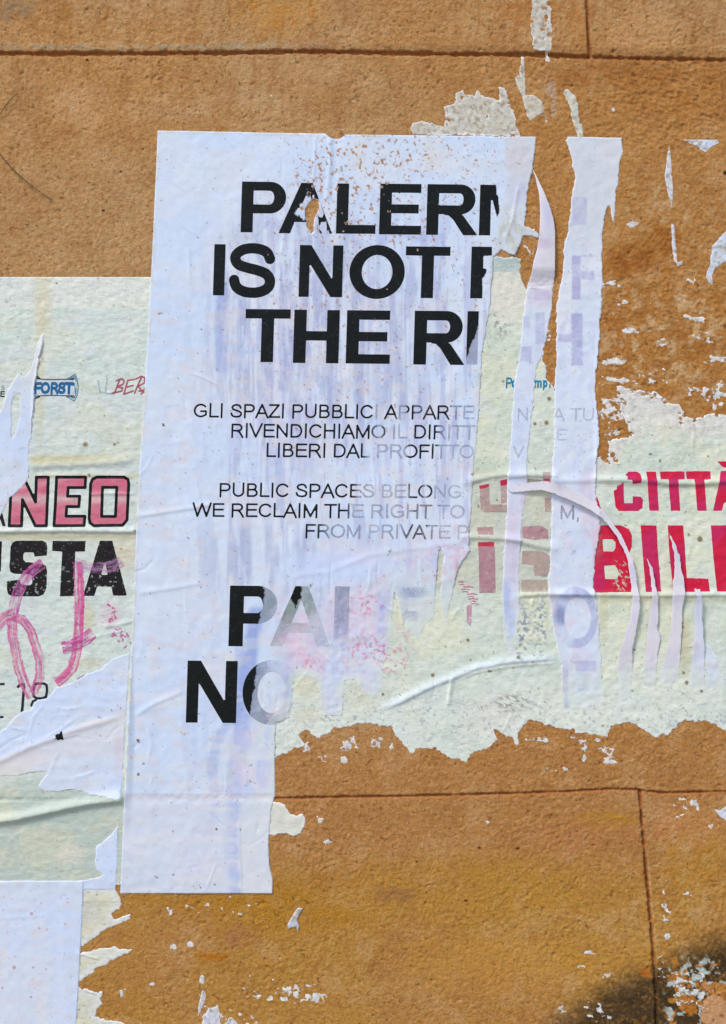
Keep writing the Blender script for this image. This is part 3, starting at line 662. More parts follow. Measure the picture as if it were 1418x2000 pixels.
    # the lower right: peeled to a thin film, pinkish and greenish
    T = ss(1030, 1110, v) * ss(520, 600, u + .4 * (v - 1200))
    c = mix(c, (208, 216, 230), T * .5)
    c = mix(c, mix((200, 212, 204), (216, 216, 204), n1), T * ss(.5, .68, fbm(u, v, 50, 80, 3, 416)) * .5 * ss(1140, 1300, v))
    c = mix(c, (220, 208, 222), T * ss(.42, .62, fbm(u, v, 44, 36, 3, 417)) * .6)
    c = mix(c, (188, 198, 232), T * ss(.52, .68, fbm(u, v, 16, 50, 3, 418)) * .55)
    for (x, y, a, b) in [(720, 1265, 26, 30), (690, 1240, 20, 20), (610, 1300, 22, 16), (672, 1300, 18, 14), (740, 1160, 14, 50), (560, 1255, 26, 20), (600, 1220, 20, 20), (760, 1345, 10, 20), (890, 1060, 30, 60), (840, 1110, 60, 50)]:
        c = mix(c, (218, 170, 196), blob(u, v, x, y, a, b, .7) * ss(.46, .66, fbm(u, v, 7, 9, 3, 419)) * (.55 if y > 1200 else .3))
    c = mix(c, (194, 142, 150), blob(u, v, 858, 1118, 5, 24, .6) * .7); c = mix(c, (194, 142, 150), blob(u, v, 893, 1125, 4, 26, .6) * .6)
    GR = mix((207, 219, 213), (215, 220, 208), n1)
    dn = d + 16 * (fbm(u, v, 16, 16, 3, 426) - .5)
    c = mix(c, GR, ss(1090, 1180, v) * ss(500, 560, u) * np.clip(.75 * ss(660, 830, u) + ss(1290, 1400, v) * .5 + ss(20, 2, dn) * ss(1150, 1250, v), 0, 1) * .9)
    V_ = ss(1120, 1180, v) * ss(500, 560, u)
    for (x, y, a, b, q, al_) in [(640, 1215, 60, 30, (222, 200, 218), .5), (700, 1190, 50, 60, (222, 202, 220), .5), (745, 1200, 12, 60, (184, 190, 226), .6), (795, 1150, 30, 20, (180, 188, 222), .4), (575, 1250, 40, 20, (222, 196, 214), .5), (663, 1225, 14, 45, (176, 184, 218), .5), (620, 1190, 24, 60, (196, 206, 226), .45),
                              (600, 1280, 34, 18, (222, 190, 210), .5), (560, 1330, 12, 60, (198, 206, 234), .5), (650, 1350, 18, 50, (204, 210, 236), .5), (712, 1300, 40, 60, (206, 212, 232), .4), (545, 1225, 20, 30, (206, 186, 214), .4)]:
        c = mix(c, q, V_ * blob(u + 14 * (n2 - .5), v + 14 * (st2 - .5), x, y, a, b, .8) * (.35 + .65 * ss(.38, .6, fbm(u, v, 9, 14, 3, 437))) * al_ * 1.5)
    c = mix(c, (206, 96, 136), V_ * np.clip(blob(u, v, 715, 1180, 30, 20, .8) + blob(u, v, 720, 1270, 40, 30, .8) + blob(u, v, 765, 1285, 18, 26, .8) + .8 * blob(u, v, 610, 1300, 22, 16, .8), 0, 1) * ss(.58, .68, fbm(u, v, 5, 5, 3, 438)) * .6)
    # light wedge above the film
    c = mix(c, (202, 216, 246), blob(u, v, 650, 1110, 90, 34, .5) * .7)
    # lower column: paste seam and a strip of thinner paper
    c = mix(c, (210, 214, 226), ss(1552, 1556, v) * .6 * ss(460, 440, u)); c = mix(c, (222, 208, 216), np.exp(-((v - 1556) / 5) ** 2) * .4)
    c = mix(c, (212, 217, 222), ss(467, 471, u - (v - 1700) * .03) * ss(1540, 1620, v) * .8)
    c = mix(c, (222, 222, 222), ss(.55, .75, fbm(u, v, 70, 20, 3, 420)) * ss(1150, 1300, v) * .5)
    c = specks(c, u, v, 421, .80, (176, 124, 96), .8, 4.6, blob(u, v, 760, 560, 270, 400, .6)); c = mix(c, (170, 116, 74), ss(1.2, -1.2, chips(u, v)) * .9); c = specks(c, u, v, 422, .86, (120, 96, 80), .7, 6)
    for (x, y, r) in [(270, 1446, 3), (272, 1450, 2), (270, 1512, 2.6), (339, 1708, 2), (420, 1727, 2), (423, 1619, 2), (320, 831, 2.4), (319, 828, 2), (326, 312, 1.6), (392, 1733, 1.2), (338, 1623, 1.2), (365, 1577, 1.4)]: c = spot(c, u, v, x, y, r, (72, 54, 46), .85)
    return c
def chips(u, v):
    dens = blob(u, v, 680, 330, 110, 90, .6) + .6 * blob(u, v, 860, 290, 130, 50, .6) + .6 * blob(u, v, 680, 520, 240, 200, .6) + .4 * blob(u, v, 800, 400, 220, 120, .6)
    return (.95 - .19 * np.clip(dens, 0, 1.2) - fbm(u, v, 5, 5, 2, 427)) * 30
def x_main(u, v, f, d):
    # the gouge through the A
    gd, _ = polysd(u, v, [(612, 388), (622, 392), (624, 405), (620, 418), (613, 428), (612, 440), (614, 452), (608, 456), (600, 446), (599, 432), (596, 418), (597, 408), (604, 398)])
    return np.minimum(f, -(gd + .25 * tear(u, v, 433)))
def w_main(u, v):
    n = (fbm(u, v, 120, 160, 2, 441) - .5) * .9 + .35 + (fbm(u, v, 30, 50, 3, 442) - .5) * .28
    n = n + (fbm(u, v, 40, 120, 3, 443) - .5) * .6 * ss(1050, 1150, v) * ss(500, 600, u)
    r = ridge(u, v, [(643, 262), (645, 300), (642, 350), (636, 400)], 7, .9, .5) - ridge(u, v, [(655, 268), (654, 300), (648, 380)], 8, .7, 1)
    r = r + ridge(u, v, [(616, 260), (613, 330), (611, 360)], 3, .6) + ridge(u, v, [(556, 450), (548, 500)], 4, .5)
    r = r + ridge(u, v, [(235, 1548), (400, 1550), (540, 1548)], 4, .12, .6, .02) + ridge(u, v, [(466, 1600), (468, 1680), (471, 1745)], 3, .5)
    r = r + ridge(u, v, [(262, 1010), (300, 1004), (420, 985)], 6, .6) + ridge(u, v, [(265, 1160), (330, 1150), (400, 1138)], 7, .5) + ridge(u, v, [(262, 1400), (300, 1375), (360, 1350)], 7, .6)
    r = r + ridge(u, v, [(540, 1130), (640, 1118), (720, 1085), (920, 1056)], 7, .3, .6) + ridge(u, v, [(573, 1340), (568, 1370), (560, 1395)], 4, 1.1)
    r = r + ridge(u, v, [(1012, 360), (1000, 430), (985, 470)], 4, .7) + ridge(u, v, [(556, 1190), (548, 1210)], 3, .6)
    r = r + creases(u, v, 34, (300, 300, 900, 1040), 20, 90, .42, 3.2, 1, 80, 30) + creases(u, v, 30, (240, 1060, 560, 1730), 20, 100, .45, 3.4, 2, 90, 45)
    r = r + creases(u, v, 34, (545, 1080, 880, 1360), 25, 110, .65, 3.0, 3, 90, 12)
    # paper edge bellied a little off the wall
    r = r + 2.3 * blob(u, v, 244, 1420, 13, 150, .6) + .9 * blob(u, v, 1005, 490, 10, 14, .6)
    return n + r
main = sheet('poster', 'big white poster with bold black letters PALERM, IS NOT, torn at its right', 'poster',
    MAINP, .35, c_main, M_PAPER, t=.22, seed=160, wrinkle=w_main, extra=x_main, rimk=lambda u, v: 1 - ss(1080, 1140, v) * ss(500, 530, u),
    sink=lambda u, v: ss(1110, 1200, v) * ss(541, 575, u) * .9)

main.f = np.minimum(main.f, chips(main.u, main.v) + 2.2)

# --- the two strips left of the poster's right half
def c_strip(seed):
    def fn(u, v, d):
        n1 = fbm(u, v, 60, 90, 3, seed); n2 = fbm(u, v, 22, 22, 3, seed + 1)
        c = mix((208, 218, 232), (219, 224, 232), ss(.35, .65, n1)); c = mix(c, (208, 219, 240), ss(600, 700, v) * .6)
        c = mix(c, (194, 198, 226), ss(.52, .7, fbm(u, v, 20, 40, 3, seed + 2)) * .3); c = mix(c, (226, 228, 230), ss(.55, .7, fbm(u, v, 12, 12, 3, seed + 7)) * .4); c = mix(c, (220, 206, 220), ss(.54, .72, n2) * .45 * ss(880, 960, v))
        c = mix(c, (210, 219, 212), np.clip(ss(1190 if seed == 461 else 1280, 1290 if seed == 461 else 1385, v + 60 * (n2 - .5)) + ss(12, 1, d) * ss(1040, 1180, v) * .6, 0, 1))
        c = mix(c, (214, 200, 208), blob(u, v, 1185, 285, 20, 16, .6) * .5)
        return specks(c, u, v, seed + 3, .80, (150, 150, 176), .45)
    return fn
def ghost(c, u, v, rects, col=(168, 168, 206), seed=470, soft=1.4):
    """show-through of the letters once printed on a layer that has peeled off"""
    for (x0, y0, x1, y1, a) in rects:
        d = np.minimum(np.minimum(u - x0, x1 - u), np.minimum(v - y0, y1 - v)) + 2.2 * (fbm(u, v, 6, 6, 2, seed) - .5)
        c = mix(c, col, ss(-soft, soft, d) * a * (.5 + .3 * ss(.3, .7, fbm(u, v, 14, 14, 2, seed + 3)) + .2 * ss(.4, .6, fbm(u, v, 3.6, 3.6, 2, seed + 4))))
    return c
def c_mid(u, v, d):
    c = c_strip(461)(u, v, d)
    c = ghost(c, u, v, [(1046, 610, 1064, 672, .6), (1044, 565, 1076, 587, .8), (1022, 618, 1034, 640, .5), (1016, 677, 1038, 706, .7)])
    c = mix(c, (210, 196, 214), blob(u, v, 1055, 580, 26, 20, .5) * .6)
    c = mix(c, (208, 190, 208), blob(u, v, 1000, 1060, 16, 80, .6) * .55); c = mix(c, (216, 190, 204), blob(u, v, 1022, 985, 6, 50, .6) * .5)
    c = mix(c, (168, 182, 226), blob(u, v, 988, 1170, 8, 40, .6) * .6); c = mix(c, (178, 190, 224), blob(u, v, 998, 1215, 8, 30, .6) * .5)
    return c
mid = sheet('paper_strip', 'narrow white strip of the poster between two gaps, below the hanging curl', 'paper strip',
    [(1027, 571), (1030, 560), (1079, 560, .2), (1078, 600), (1072, 640), (1064, 670), (1060, 694), (1050, 712), (1045, 740), (1042, 780), (1036, 830), (1031, 880), (1028, 920), (1030, 960), (1021, 1000), (1017, 1060), (1013, 1110), (1016, 1150), (1014, 1190), (1010, 1240), (1006, 1296), (998, 1310), (990, 1296), (984, 1240), (982, 1190), (981, 1150), (985, 1060), (990, 1000), (992, 930), (998, 840), (1001, 790), (1003, 750), (1012, 705), (1017, 660), (1021, 620)], .42, c_mid, M_PAPER, t=.2, seed=170, sink=lambda u, v: ss(1150, 1240, v) * .97,
    wrinkle=lambda u, v: ridge(u, v, [(980, 932), (1040, 928)], 7, 1) + ridge(u, v, [(975, 1052), (1030, 1058)], 7, 1) + (fbm(u, v, 16, 50, 2, 466) - .5) * .5)
RS = [(1111, 267, 0), (1160, 268, 0), (1215, 269), (1217, 297), (1210, 320), (1209, 340), (1208, 360), (1204, 371), (1202, 407), (1198, 436), (1193, 412), (1190, 398), (1184, 411), (1178, 441), (1177, 463), (1175, 497), (1176, 530), (1177, 558), (1173, 614), (1172, 657), (1167, 703), (1163, 736), (1162, 777), (1165, 800), (1169, 830), (1170, 855), (1169, 870), (1164, 901), (1164, 941), (1165, 977), (1172, 1013), (1169, 1056), (1162, 1081), (1159, 1132), (1164, 1167), (1166, 1176), (1170, 1227), (1175, 1277), (1176, 1328), (1179, 1365, 1), (1171, 1378, 1.2), (1136, 1380, 1.2), (1100, 1386), (1099, 1360), (1096, 1300), (1088, 1265), (1079, 1227), (1074, 1176), (1070, 1133), (1075, 1088), (1077, 1000), (1079, 900), (1082, 840), (1083, 756), (1084, 728), (1087, 698), (1086, 678), (1087, 635), (1088, 601), (1092, 566), (1098, 541), (1101, 515), (1102, 476), (1109, 459), (1111, 436), (1115, 407), (1119, 376), (1122, 355), (1119, 328), (1118, 313), (1110, 288), (1104, 275)]
def c_rs(u, v, d):
    c = c_strip(481)(u, v, d)
    c = mix(c, (206, 210, 214), ss(520, 420, v) * .65)
    G = [(1118, 385, 1146, 440, .45), (1117, 500, 1134, 585, .75), (1134, 530, 1160, 546, .6), (1136, 498, 1160, 502, .4), (1116, 612, 1138, 714, .85), (1088, 652, 1116, 668, .7), (1124, 1290, 1164, 1311, .5), (1097, 1290, 1110, 1385, .4), (1128, 1344, 1150, 1350, .3)]
    c = ghost(c, u, v, G, (164, 162, 204), 483)
    # ring of the O
    e = np.hypot((u - 1124) / 44, (v - 1206) / 60); ei = np.hypot((u - 1128) / 26, (v - 1207) / 41)
    k = ss(1.03, .97, e) * ss(.96, 1.04, ei) * (1 - blob(u, v, 1095, 1245, 26, 24, .4) * .8)
    k = k * (.5 + .3 * ss(.3, .65, fbm(u, v, 16, 16, 2, 485)) + .2 * ss(.4, .6, fbm(u, v, 3.6, 3.6, 2, 486)))
    c = mix(c, (150, 158, 200), k * .58); c = mix(c, (112, 120, 160), k * (blob(u, v, 1096, 1202, 10, 18, .5) + .5 * blob(u, v, 1138, 1160, 24, 8, .5)) * .6)
    c = mix(c, (202, 180, 200), blob(u, v, 1080, 1180, 8, 26, .6) * .4); c = mix(c, (214, 190, 206), blob(u, v, 1150, 980, 18, 60, .6) * .4)
    c = mix(c, (214, 150, 170), blob(u, v, 1165, 1060, 8, 40, .6) * .35)
    return c
rs = sheet('paper_strip', 'long white paper strip at the right of the big poster, full height', 'paper strip',
    RS, .42, c_rs, M_PAPER, t=.26, seed=180, sink=lambda u, v: ss(1290, 1360, v) * .97,
    wrinkle=lambda u, v: ridge(u, v, [(1050, 1160), (1180, 1162)], 7, 1.1, .6, .02) + ridge(u, v, [(1060, 940), (1180, 938)], 9, 1, .6, .02) + (fbm(u, v, 40, 60, 3, 487) - .5) * .8 + 1.2 * blob(u, v, 1170, 860, 8, 200, .6))

# --- hanging curls of paper backing
def c_curl(seed, base=(216, 212, 220)):
    def fn(u, v, d):
        n1 = fbm(u, v, 30, 60, 3, seed); c = mix(base, (224, 218, 222), n1)
        c = mix(c, (198, 196, 222), ss(.5, .7, fbm(u, v, 12, 30, 3, seed + 1)) * .35)
        c = mix(c, (208, 215, 229), ss(1030, 990, u) * .6 * (seed == 511)); return mix(c, (211, 219, 211), ss(1275, 1335, v + 50 * (fbm(u, v, 12, 12, 2, seed + 3) - .5)))
    return fn
def lifter(vb, vt, L, seed, side=0):
    def fn(u, v):
        t = np.clip((vb - v) / (vb - vt), 0, 1)
        return L * t ** 1.5 + .5 * ss(0, .15, t)
    return fn
CG = 'curls of torn paper backing peeling off the wall'
curls = [
    ('tapering pinkish curl in the bare gap right of the poster top', [(1039, 330, 0), (1046, 342, .05), (1051, 354, .05), (1062, 377, .05), (1072, 403, .05), (1080, 429, .05), (1083, 452, .05), (1083, 478, .05), (1083, 539, .1), (1079, 570, .2), (1060, 566, .1), (1040, 564, .1), (1028, 566, .2), (1030, 556, .1), (1037, 538, .1), (1041, 513, .1), (1048, 487, .1), (1052, 461, .1), (1054, 419, .1), (1052, 383, .1), (1046, 351, .1)],
     lambda u, v: 3.2 * ss(570, 520, v) * (ss(326, 420, v) * .7 + .3) + 1.2 * np.sin((u - 1030) / 60 * math.pi), lambda u, v, d: mix(mix(c_curl(501)(u, v, d), (202, 186, 206), blob(u, v, 1060, 478, 26, 9, .5) * .6), (190, 196, 228), blob(u, v, 1068, 420, 8, 40, .5) * .4)),
    ('long pinkish ribbon arching from the narrow strip over the red B and hanging down', [(990, 954, .2), (994, 947, .1), (1032, 944), (1063, 940), (1080, 943), (1098, 949), (1129, 962), (1154, 979), (1180, 1001), (1198, 1026), (1212, 1046), (1222, 1066), (1232, 1088), (1239, 1115), (1246, 1163), (1247, 1191), (1239, 1239), (1234, 1265), (1235, 1305), (1234, 1340), (1229, 1373, .8),
      (1211, 1373, .8), (1209, 1340), (1206, 1302), (1210, 1270), (1218, 1244), (1229, 1206), (1233, 1163), (1229, 1125), (1223, 1090), (1215, 1072), (1204, 1050), (1190, 1030), (1174, 1012), (1152, 996), (1127, 983), (1098, 970), (1063, 959), (1030, 958), (1000, 962)],
     lambda u, v: 1.0 + 3.6 * ss(990, 1080, u) * ss(1370, 1180, v), c_curl(511, (218, 213, 224))),
    ('short pointed curl below the red I, beside the long ribbon', [(1259, 1087), (1272, 1108), (1277, 1133), (1283, 1163), (1285, 1191), (1283, 1227), (1288, 1247), (1285, 1272), (1283, 1302), (1282, 1335, 1), (1266, 1345, 1), (1252, 1332, 1), (1254, 1297), (1262, 1265), (1264, 1227), (1271, 1176), (1271, 1151), (1267, 1110)], lifter(1330, 1090, 4.5, 1), c_curl(521)),
    ('long sharp curl pointing up into the red L, with a broad base', [(1304, 1042), (1315, 1060), (1325, 1085), (1328, 1108), (1335, 1138), (1336, 1159), (1331, 1191), (1330, 1227), (1328, 1277), (1326, 1328, 1), (1308, 1345, 1), (1288, 1325, 1), (1295, 1295), (1302, 1265), (1309, 1227), (1312, 1176), (1312, 1138), (1316, 1108), (1314, 1078)], lifter(1330, 1050, 5, 2), c_curl(531, (214, 210, 217))),
    ('bright white curl standing off the poster at the right, rightmost of the four', [(1352, 1147), (1358, 1151), (1362, 1150), (1367, 1164), (1369, 1201), (1373, 1252), (1376, 1302), (1377, 1345, 1), (1362, 1352, 1), (1344, 1338, 1), (1350, 1302), (1354, 1252), (1353, 1181), (1358, 1166)], lifter(1335, 1150, 7, 3), c_curl(541, (210, 220, 244)))]
for i, (lab, pts, lf, cf) in enumerate(curls):
    pts = [p if len(p) > 2 else (p[0], p[1], .24) for p in pts]
    sheet('paper_curl', lab, 'paper curl', pts, .1, cf, M_CURL, t=.4 if i == 0 else .1, seed=190 + i * 7, lift=lf, sink=(lambda u, v: ss(1250, 1325, v)) if i else (lambda u, v: ss(522, 564, v)), group=CG, floating=True, smooth_r=4)
sheet('torn_sheet', 'faint white patch of paper just right of the bright white curl', 'torn paper', [(1374, 1252), (1385, 1262), (1395, 1275), (1408, 1300), (1412, 1325), (1395, 1350), (1378, 1345)], .5, c_strip(551), M_PAPER, seed=230, t=.1, sink=lambda u, v: ss(1260, 1300, v))

# --- scraps stuck on the bare plaster
def c_scrap(base, warm=(196, 186, 168), k=.5, seed=560):
    def fn(u, v, d):
        c = mix(base, warm, ss(.44, .64, fbm(u, v, 9, 9, 3, seed)) * k); return mix(c, (150, 128, 100), ss(.56, .7, fbm(u, v, 5, 5, 2, seed + 2)) * .55)
    return fn
def eaten(th, sc=7, seed=570, ed=6):
    def fn(u, v, f, d):
        g = fbm(u, v, sc, sc * 1.2, 3, seed)
        return np.minimum(f, (th - g) * 40 + np.clip(d, 0, ed * 3) * .25)
    return fn
scr = [
    ('grey white crazed paper scrap above the joint at the top of the wall', [(1039, -6, 0), (1036, 50), (1041, 95), (1059, 100), (1076, 98), (1078, 55), (1074, -6, 0)], (198, 192, 178), .58, .45),
    ('thin paper drip across the joint under the crazed scrap', [(1064, 98), (1071, 98), (1070, 110), (1074, 120), (1064, 121), (1067, 112)], (208, 204, 196), .9, .5),
    ('broad speckled grey paper patch with a spiky crown above the poster top', [(803, 239), (829, 234), (845, 242), (866, 246), (874, 232), (868, 210), (887, 202), (892, 182), (905, 173), (910, 184), (928, 186), (932, 176), (939, 186), (949, 189), (962, 191), (976, 199), (974, 170), (984, 173), (994, 199), (1004, 225), (1007, 244), (1015, 264), (1015, 267), (803, 263)], (200, 196, 182), .66, .6),
    ('grey paper scrap shaped like a boot between the spiky patch and the poster strips', [(1004, 150), (1014, 146), (1018, 110), (1024, 108), (1024, 150), (1026, 186), (1031, 187), (1046, 187), (1060, 199), (1063, 221), (1049, 226), (1035, 238), (1030, 225), (1024, 200), (1013, 172)], (202, 196, 178), .72, .35),
    ('slanting grey paper tongue just above the right strip of the poster', [(1101, 181), (1106, 173), (1121, 186), (1129, 205), (1130, 228), (1137, 247), (1138, 268), (1129, 268), (1121, 244), (1114, 226), (1116, 215), (1108, 199)], (204, 204, 188), .75, .3),
    ('white paper triangle with a straight top edge at the upper right', [(1333, 273, 0), (1402, 273, 0), (1404, 279), (1392, 285), (1385, 290), (1377, 298), (1368, 292), (1362, 285), (1350, 283), (1345, 278)], (208, 216, 232), .95, .25),
    ('thin upright white paper sliver, upper of the two at the right', [(1307, 284, 0), (1310, 302, 0), (1312, 340, 0), (1315, 376, 0), (1312, 405, 0), (1305, 382), (1300, 358), (1298, 342), (1303, 304)], (214, 218, 232), 1.2, .12),
    ('thin upright white sliver at the right, lower of two, crumb at foot', [(1312, 437, 0), (1317, 441, 0), (1320, 474, 0), (1322, 510, 0), (1326, 512), (1334, 508), (1332, 516), (1324, 520), (1317, 508), (1312, 479)], (210, 212, 222), 1.2, .15),
    ('white hook shaped paper piece at the right edge', [(1512, 420), (1440, 436), (1418, 451), (1409, 459), (1400, 472), (1390, 481), (1387, 515), (1381, 530), (1380, 542), (1385, 553), (1392, 557), (1389, 539), (1396, 526), (1409, 517), (1420, 509), (1470, 500), (1512, 492)], (204, 214, 232), 1.2, .3),
    ('small bright paper piece at the right edge under the lower joint', [(1395, 1580), (1404, 1584), (1418, 1577), (1450, 1580), (1450, 1600), (1418, 1603), (1406, 1596)], (214, 222, 240), 1.2, .5),
    ('crumpled grey paper scrap alone on the ochre below the poster foot', [(583, 1772), (591, 1774), (584, 1789), (581, 1798), (585, 1808), (583, 1820), (579, 1811), (565, 1814), (561, 1805), (570, 1792), (575, 1781)], (190, 192, 204), 1.2, .25),
    ('narrow slanting grey scrap near the bottom edge left of the white smear', [(395, 1932), (402, 1940), (399, 1958), (392, 1981), (383, 1992), (386, 1967), (391, 1952)], (196, 192, 200), .8, .4),
    ('white smeared scrap reaching the bottom edge', [(408, 1971), (424, 1962), (430, 1981), (429, 2030), (388, 2034), (396, 1984)], (206, 208, 222), 1.0, .6),
    ('little white scrap at the bottom edge, right of the white smear', [(440, 2000), (452, 1985), (464, 1993), (470, 2020), (440, 2024)], (206, 208, 220), .9, .6),
    ('lone white crumb low on the wall by the cream tongues', [(232, 1934), (242, 1931), (240, 1946), (236, 1948)], (206, 208, 214), 1.2, .3),
]
for i, (lab, pts, base, th, r) in enumerate(scr):
    sheet('paper_scrap', lab, 'paper scrap', pts, r, c_scrap(base, seed=580 + 5 * i), M_OLD, t=.05 if i != 10 else .8, seed=240 + 6 * i, extra=eaten(th, seed=700 + i), smooth_r=1, group='paper scraps left on the bare plaster')

# --- uncountable flecks of paper and lime left on the plaster
u, v = GU, GV
D = np.zeros(u.shape)
for (x, y, a, b, s_) in [(1200, 553, 30, 22, .72), (1212, 590, 16, 10, .8), (1340, 620, 16, 8, .8), (1228, 645, 22, 14, .85), (1290, 670, 14, 12, .75), (1375, 660, 26, 16, .8), (1200, 705, 30, 12, .95), (1300, 722, 34, 12, .65), (1400, 705, 26, 16, .75), (1200, 742, 40, 14, .85), (1260, 740, 60, 16, .7), (1370, 765, 60, 18, .85),
        (1200, 800, 34, 40, .9), (1195, 840, 20, 24, .9), (1400, 775, 30, 30, .9), (1330, 740, 30, 16, .6), (1233, 437, 16, 10, .75), (1258, 418, 9, 8, .7), (1341, 347, 9, 6, .6), (1410, 393, 20, 8, .8), (1330, 372, 14, 8, .5), (1345, 548, 16, 8, .75), (1240, 545, 20, 8, .7),
        (600, 1462, 14, 18, .8), (680, 1455, 26, 22, .75), (735, 1450, 20, 14, .75), (635, 1480, 20, 12, .75), (770, 1455, 12, 14, .7), (1060, 1445, 36, 8, .85), (1140, 1470, 12, 22, .75), (1190, 1470, 16, 26, .85), (1172, 1465, 10, 6, .7), (1120, 1440, 12, 8, .6), (1090, 1502, 40, 6, .8),
        (420, 1770, 110, 26, .5), (335, 1778, 16, 10, .75), (372, 1845, 10, 6, .8), (338, 1850, 9, 6, .85), (296, 1922, 9, 6, .8), (238, 1938, 12, 12, .75), (228, 1956, 8, 6, .7), (625, 1600, 16, 10, .7), (640, 1645, 14, 8, .75), (545, 1648, 14, 6, .7), (1330, 1580, 22, 30, .75), (1362, 1570, 12, 14, .8), (1388, 1614, 6, 6, .8),
        (500, 1930, 50, 34, .62), (560, 1945, 50, 24, .8), (618, 1950, 24, 14, .95), (585, 1925, 40, 16, .7), (400, 1915, 14, 14, .7), (450, 1985, 34, 16, .85), (480, 1996, 30, 14, .8), (400, 1950, 20, 40, .6),
        (1300, 1770, 12, 50, .75), (1303, 1830, 9, 10, .85), (1340, 1750, 10, 14, .7), (1150, 1862, 20, 10, .75), (1183, 1900, 12, 20, .7), (1135, 1890, 10, 8, .7), (1160, 1975, 34, 22, .85), (1180, 1985, 30, 12, .8), (1100, 1970, 16, 10, .75), (1350, 1930, 50, 50, .82), (1370, 1900, 26, 14, .8), (1290, 1880, 12, 40, .7), (960, 1600, 20, 14, .6), (1000, 1588, 8, 8, .7), (1318, 1688, 6, 8, .8),
        (1068, 400, 34, 16, .5), (1040, 480, 20, 26, .75), (1094, 600, 8, 8, .8), (1070, 655, 8, 16, .85), (1118, 760, 10, 10, .4), (1048, 478, 16, 20, .6), (640, 100, 20, 10, .3), (655, 255, 20, 8, .6), (1198, 214, 5, 5, .85), (345, 240, 110, 14, .35), (540, 190, 24, 16, .45), (1065, 200, 16, 60, .5), (960, 10, 200, 20, .25), (1220, 20, 40, 40, .4)]:
    D = np.maximum(D, s_ * blob(u, v, x, y, a, b, .55))
g = fbm(u * .96 + v * .28, v * .96 - u * .28, 13, 7, 3, 601) * .8 + .2 * fbm(u, v, 5, 5, 2, 602)
g = .72 * g + .28 * fbm(u, v, 4.6, 4.6, 2, 606)
fl = (g - (.88 - .40 * D)) * 45
fl = np.where(D > .02, fl, -20)
for (x, y, a, b) in [(1198, 214, 4, 5), (339, 1849, 6, 5), (371, 1843, 4.5, 3), (296, 1922, 4.5, 3), (617, 1949, 7, 9), (600, 1945, 5, 4), (1237, 437, 8, 4), (1200, 707, 20, 6), (1228, 646, 12, 6), (1190, 1488, 11, 4), (680, 1457, 7, 9), (672, 1484, 7, 7), (765, 1457, 4, 6), (1303, 1829, 6, 6), (1301, 1772, 3, 7), (1302, 1797, 5, 3), (1146, 1860, 6, 4), (1194, 553, 8, 4), (1366, 624, 12, 5), (1352, 1568, 5, 6), (395, 1913, 5, 7), (554, 1950, 8, 4), (580, 1942, 7, 5), (505, 1946, 5, 4), (1363, 1576, 3, 6), (1180, 1466, 4, 4), (1141, 1480, 3, 8), (1136, 1447, 8, 3), (1388, 1614, 4, 4), (627, 1601, 6, 4), (640, 1644, 5, 5), (1166, 1445, 6, 3)]:
    e = (1 - np.hypot((u - x) / a, (v - y) / b)) * min(a, b) + 5.5 * (fbm(u, v, 6, 5, 2, 603) - .5)
    fl = np.maximum(fl, np.where(np.hypot(u - x, v - y) < 40, e, -20))
free = TOP - WH < .01
fl = np.where(free, fl, -20)
fc = mix(mix((210, 208, 206), (222, 220, 214), fbm(u, v, 30, 30, 2, 604)), (186, 180, 172), ss(.5, .7, fbm(u, v, 6, 6, 2, 605)) * .5)
o = fieldmesh('paper_flecks', u, v, fl, bblur(WH, 1) * .5 + WH * .5 + .12, WH + .0, M_OLD, fc)
tag(o, 'countless white flecks of paper and lime left on the ochre plaster', 'paper flecks', kind='stuff')

# ------------------------------------------------------------------ PRINT ON THE PAPER
INK = (20, 23, 23)
def sample(sh, u, v, arr):
    x = (u - sh.u[0, 0]) / ST; y = (v - sh.v[0, 0]) / ST
    ny, nx = arr.shape
    x = np.clip(x, 0, nx - 1.001); y = np.clip(y, 0, ny - 1.001)
    ix, iy = x.astype(int), y.astype(int); fx, fy = x - ix, y - iy
    return (arr[iy, ix] * (1 - fx) + arr[iy, ix + 1] * fx) * (1 - fy) + (arr[iy + 1, ix] * (1 - fx) + arr[iy + 1, ix + 1] * fx) * fy

def printed(name, sh, bbox, sdf, step=1.0, alpha=None, colour=None, parent=None, off=.07, wear=0.0, seed=800):
    x0, y0, x1, y1 = bbox
    u, v = np.meshgrid(np.arange(x0 - 3, x1 + 3 + step, step), np.arange(y0 - 3, y1 + 3 + step, step))
    f = sdf(u, v)
    f = np.minimum(f, sample(sh, u, v, sh.f) - 1.5)
    h = sample(sh, u, v, sh.h) + off
    a = np.ones(u.shape) if alpha is None else alpha(u, v) * np.ones(u.shape)
    if wear: a = a * (1 - wear * ss(.62, .74, fbm(u, v, 5, 5, 3, seed)))
    c = np.ones(u.shape + (3,)) * np.array(INK, float) if colour is None else colour(u, v)
    f = np.where(a < .015, -abs(f) - .01, f) if alpha is not None else f
    return fieldmesh(name, u, v, f, h, h - .02, M_INK, c, a, parent or sh.o, st=step)

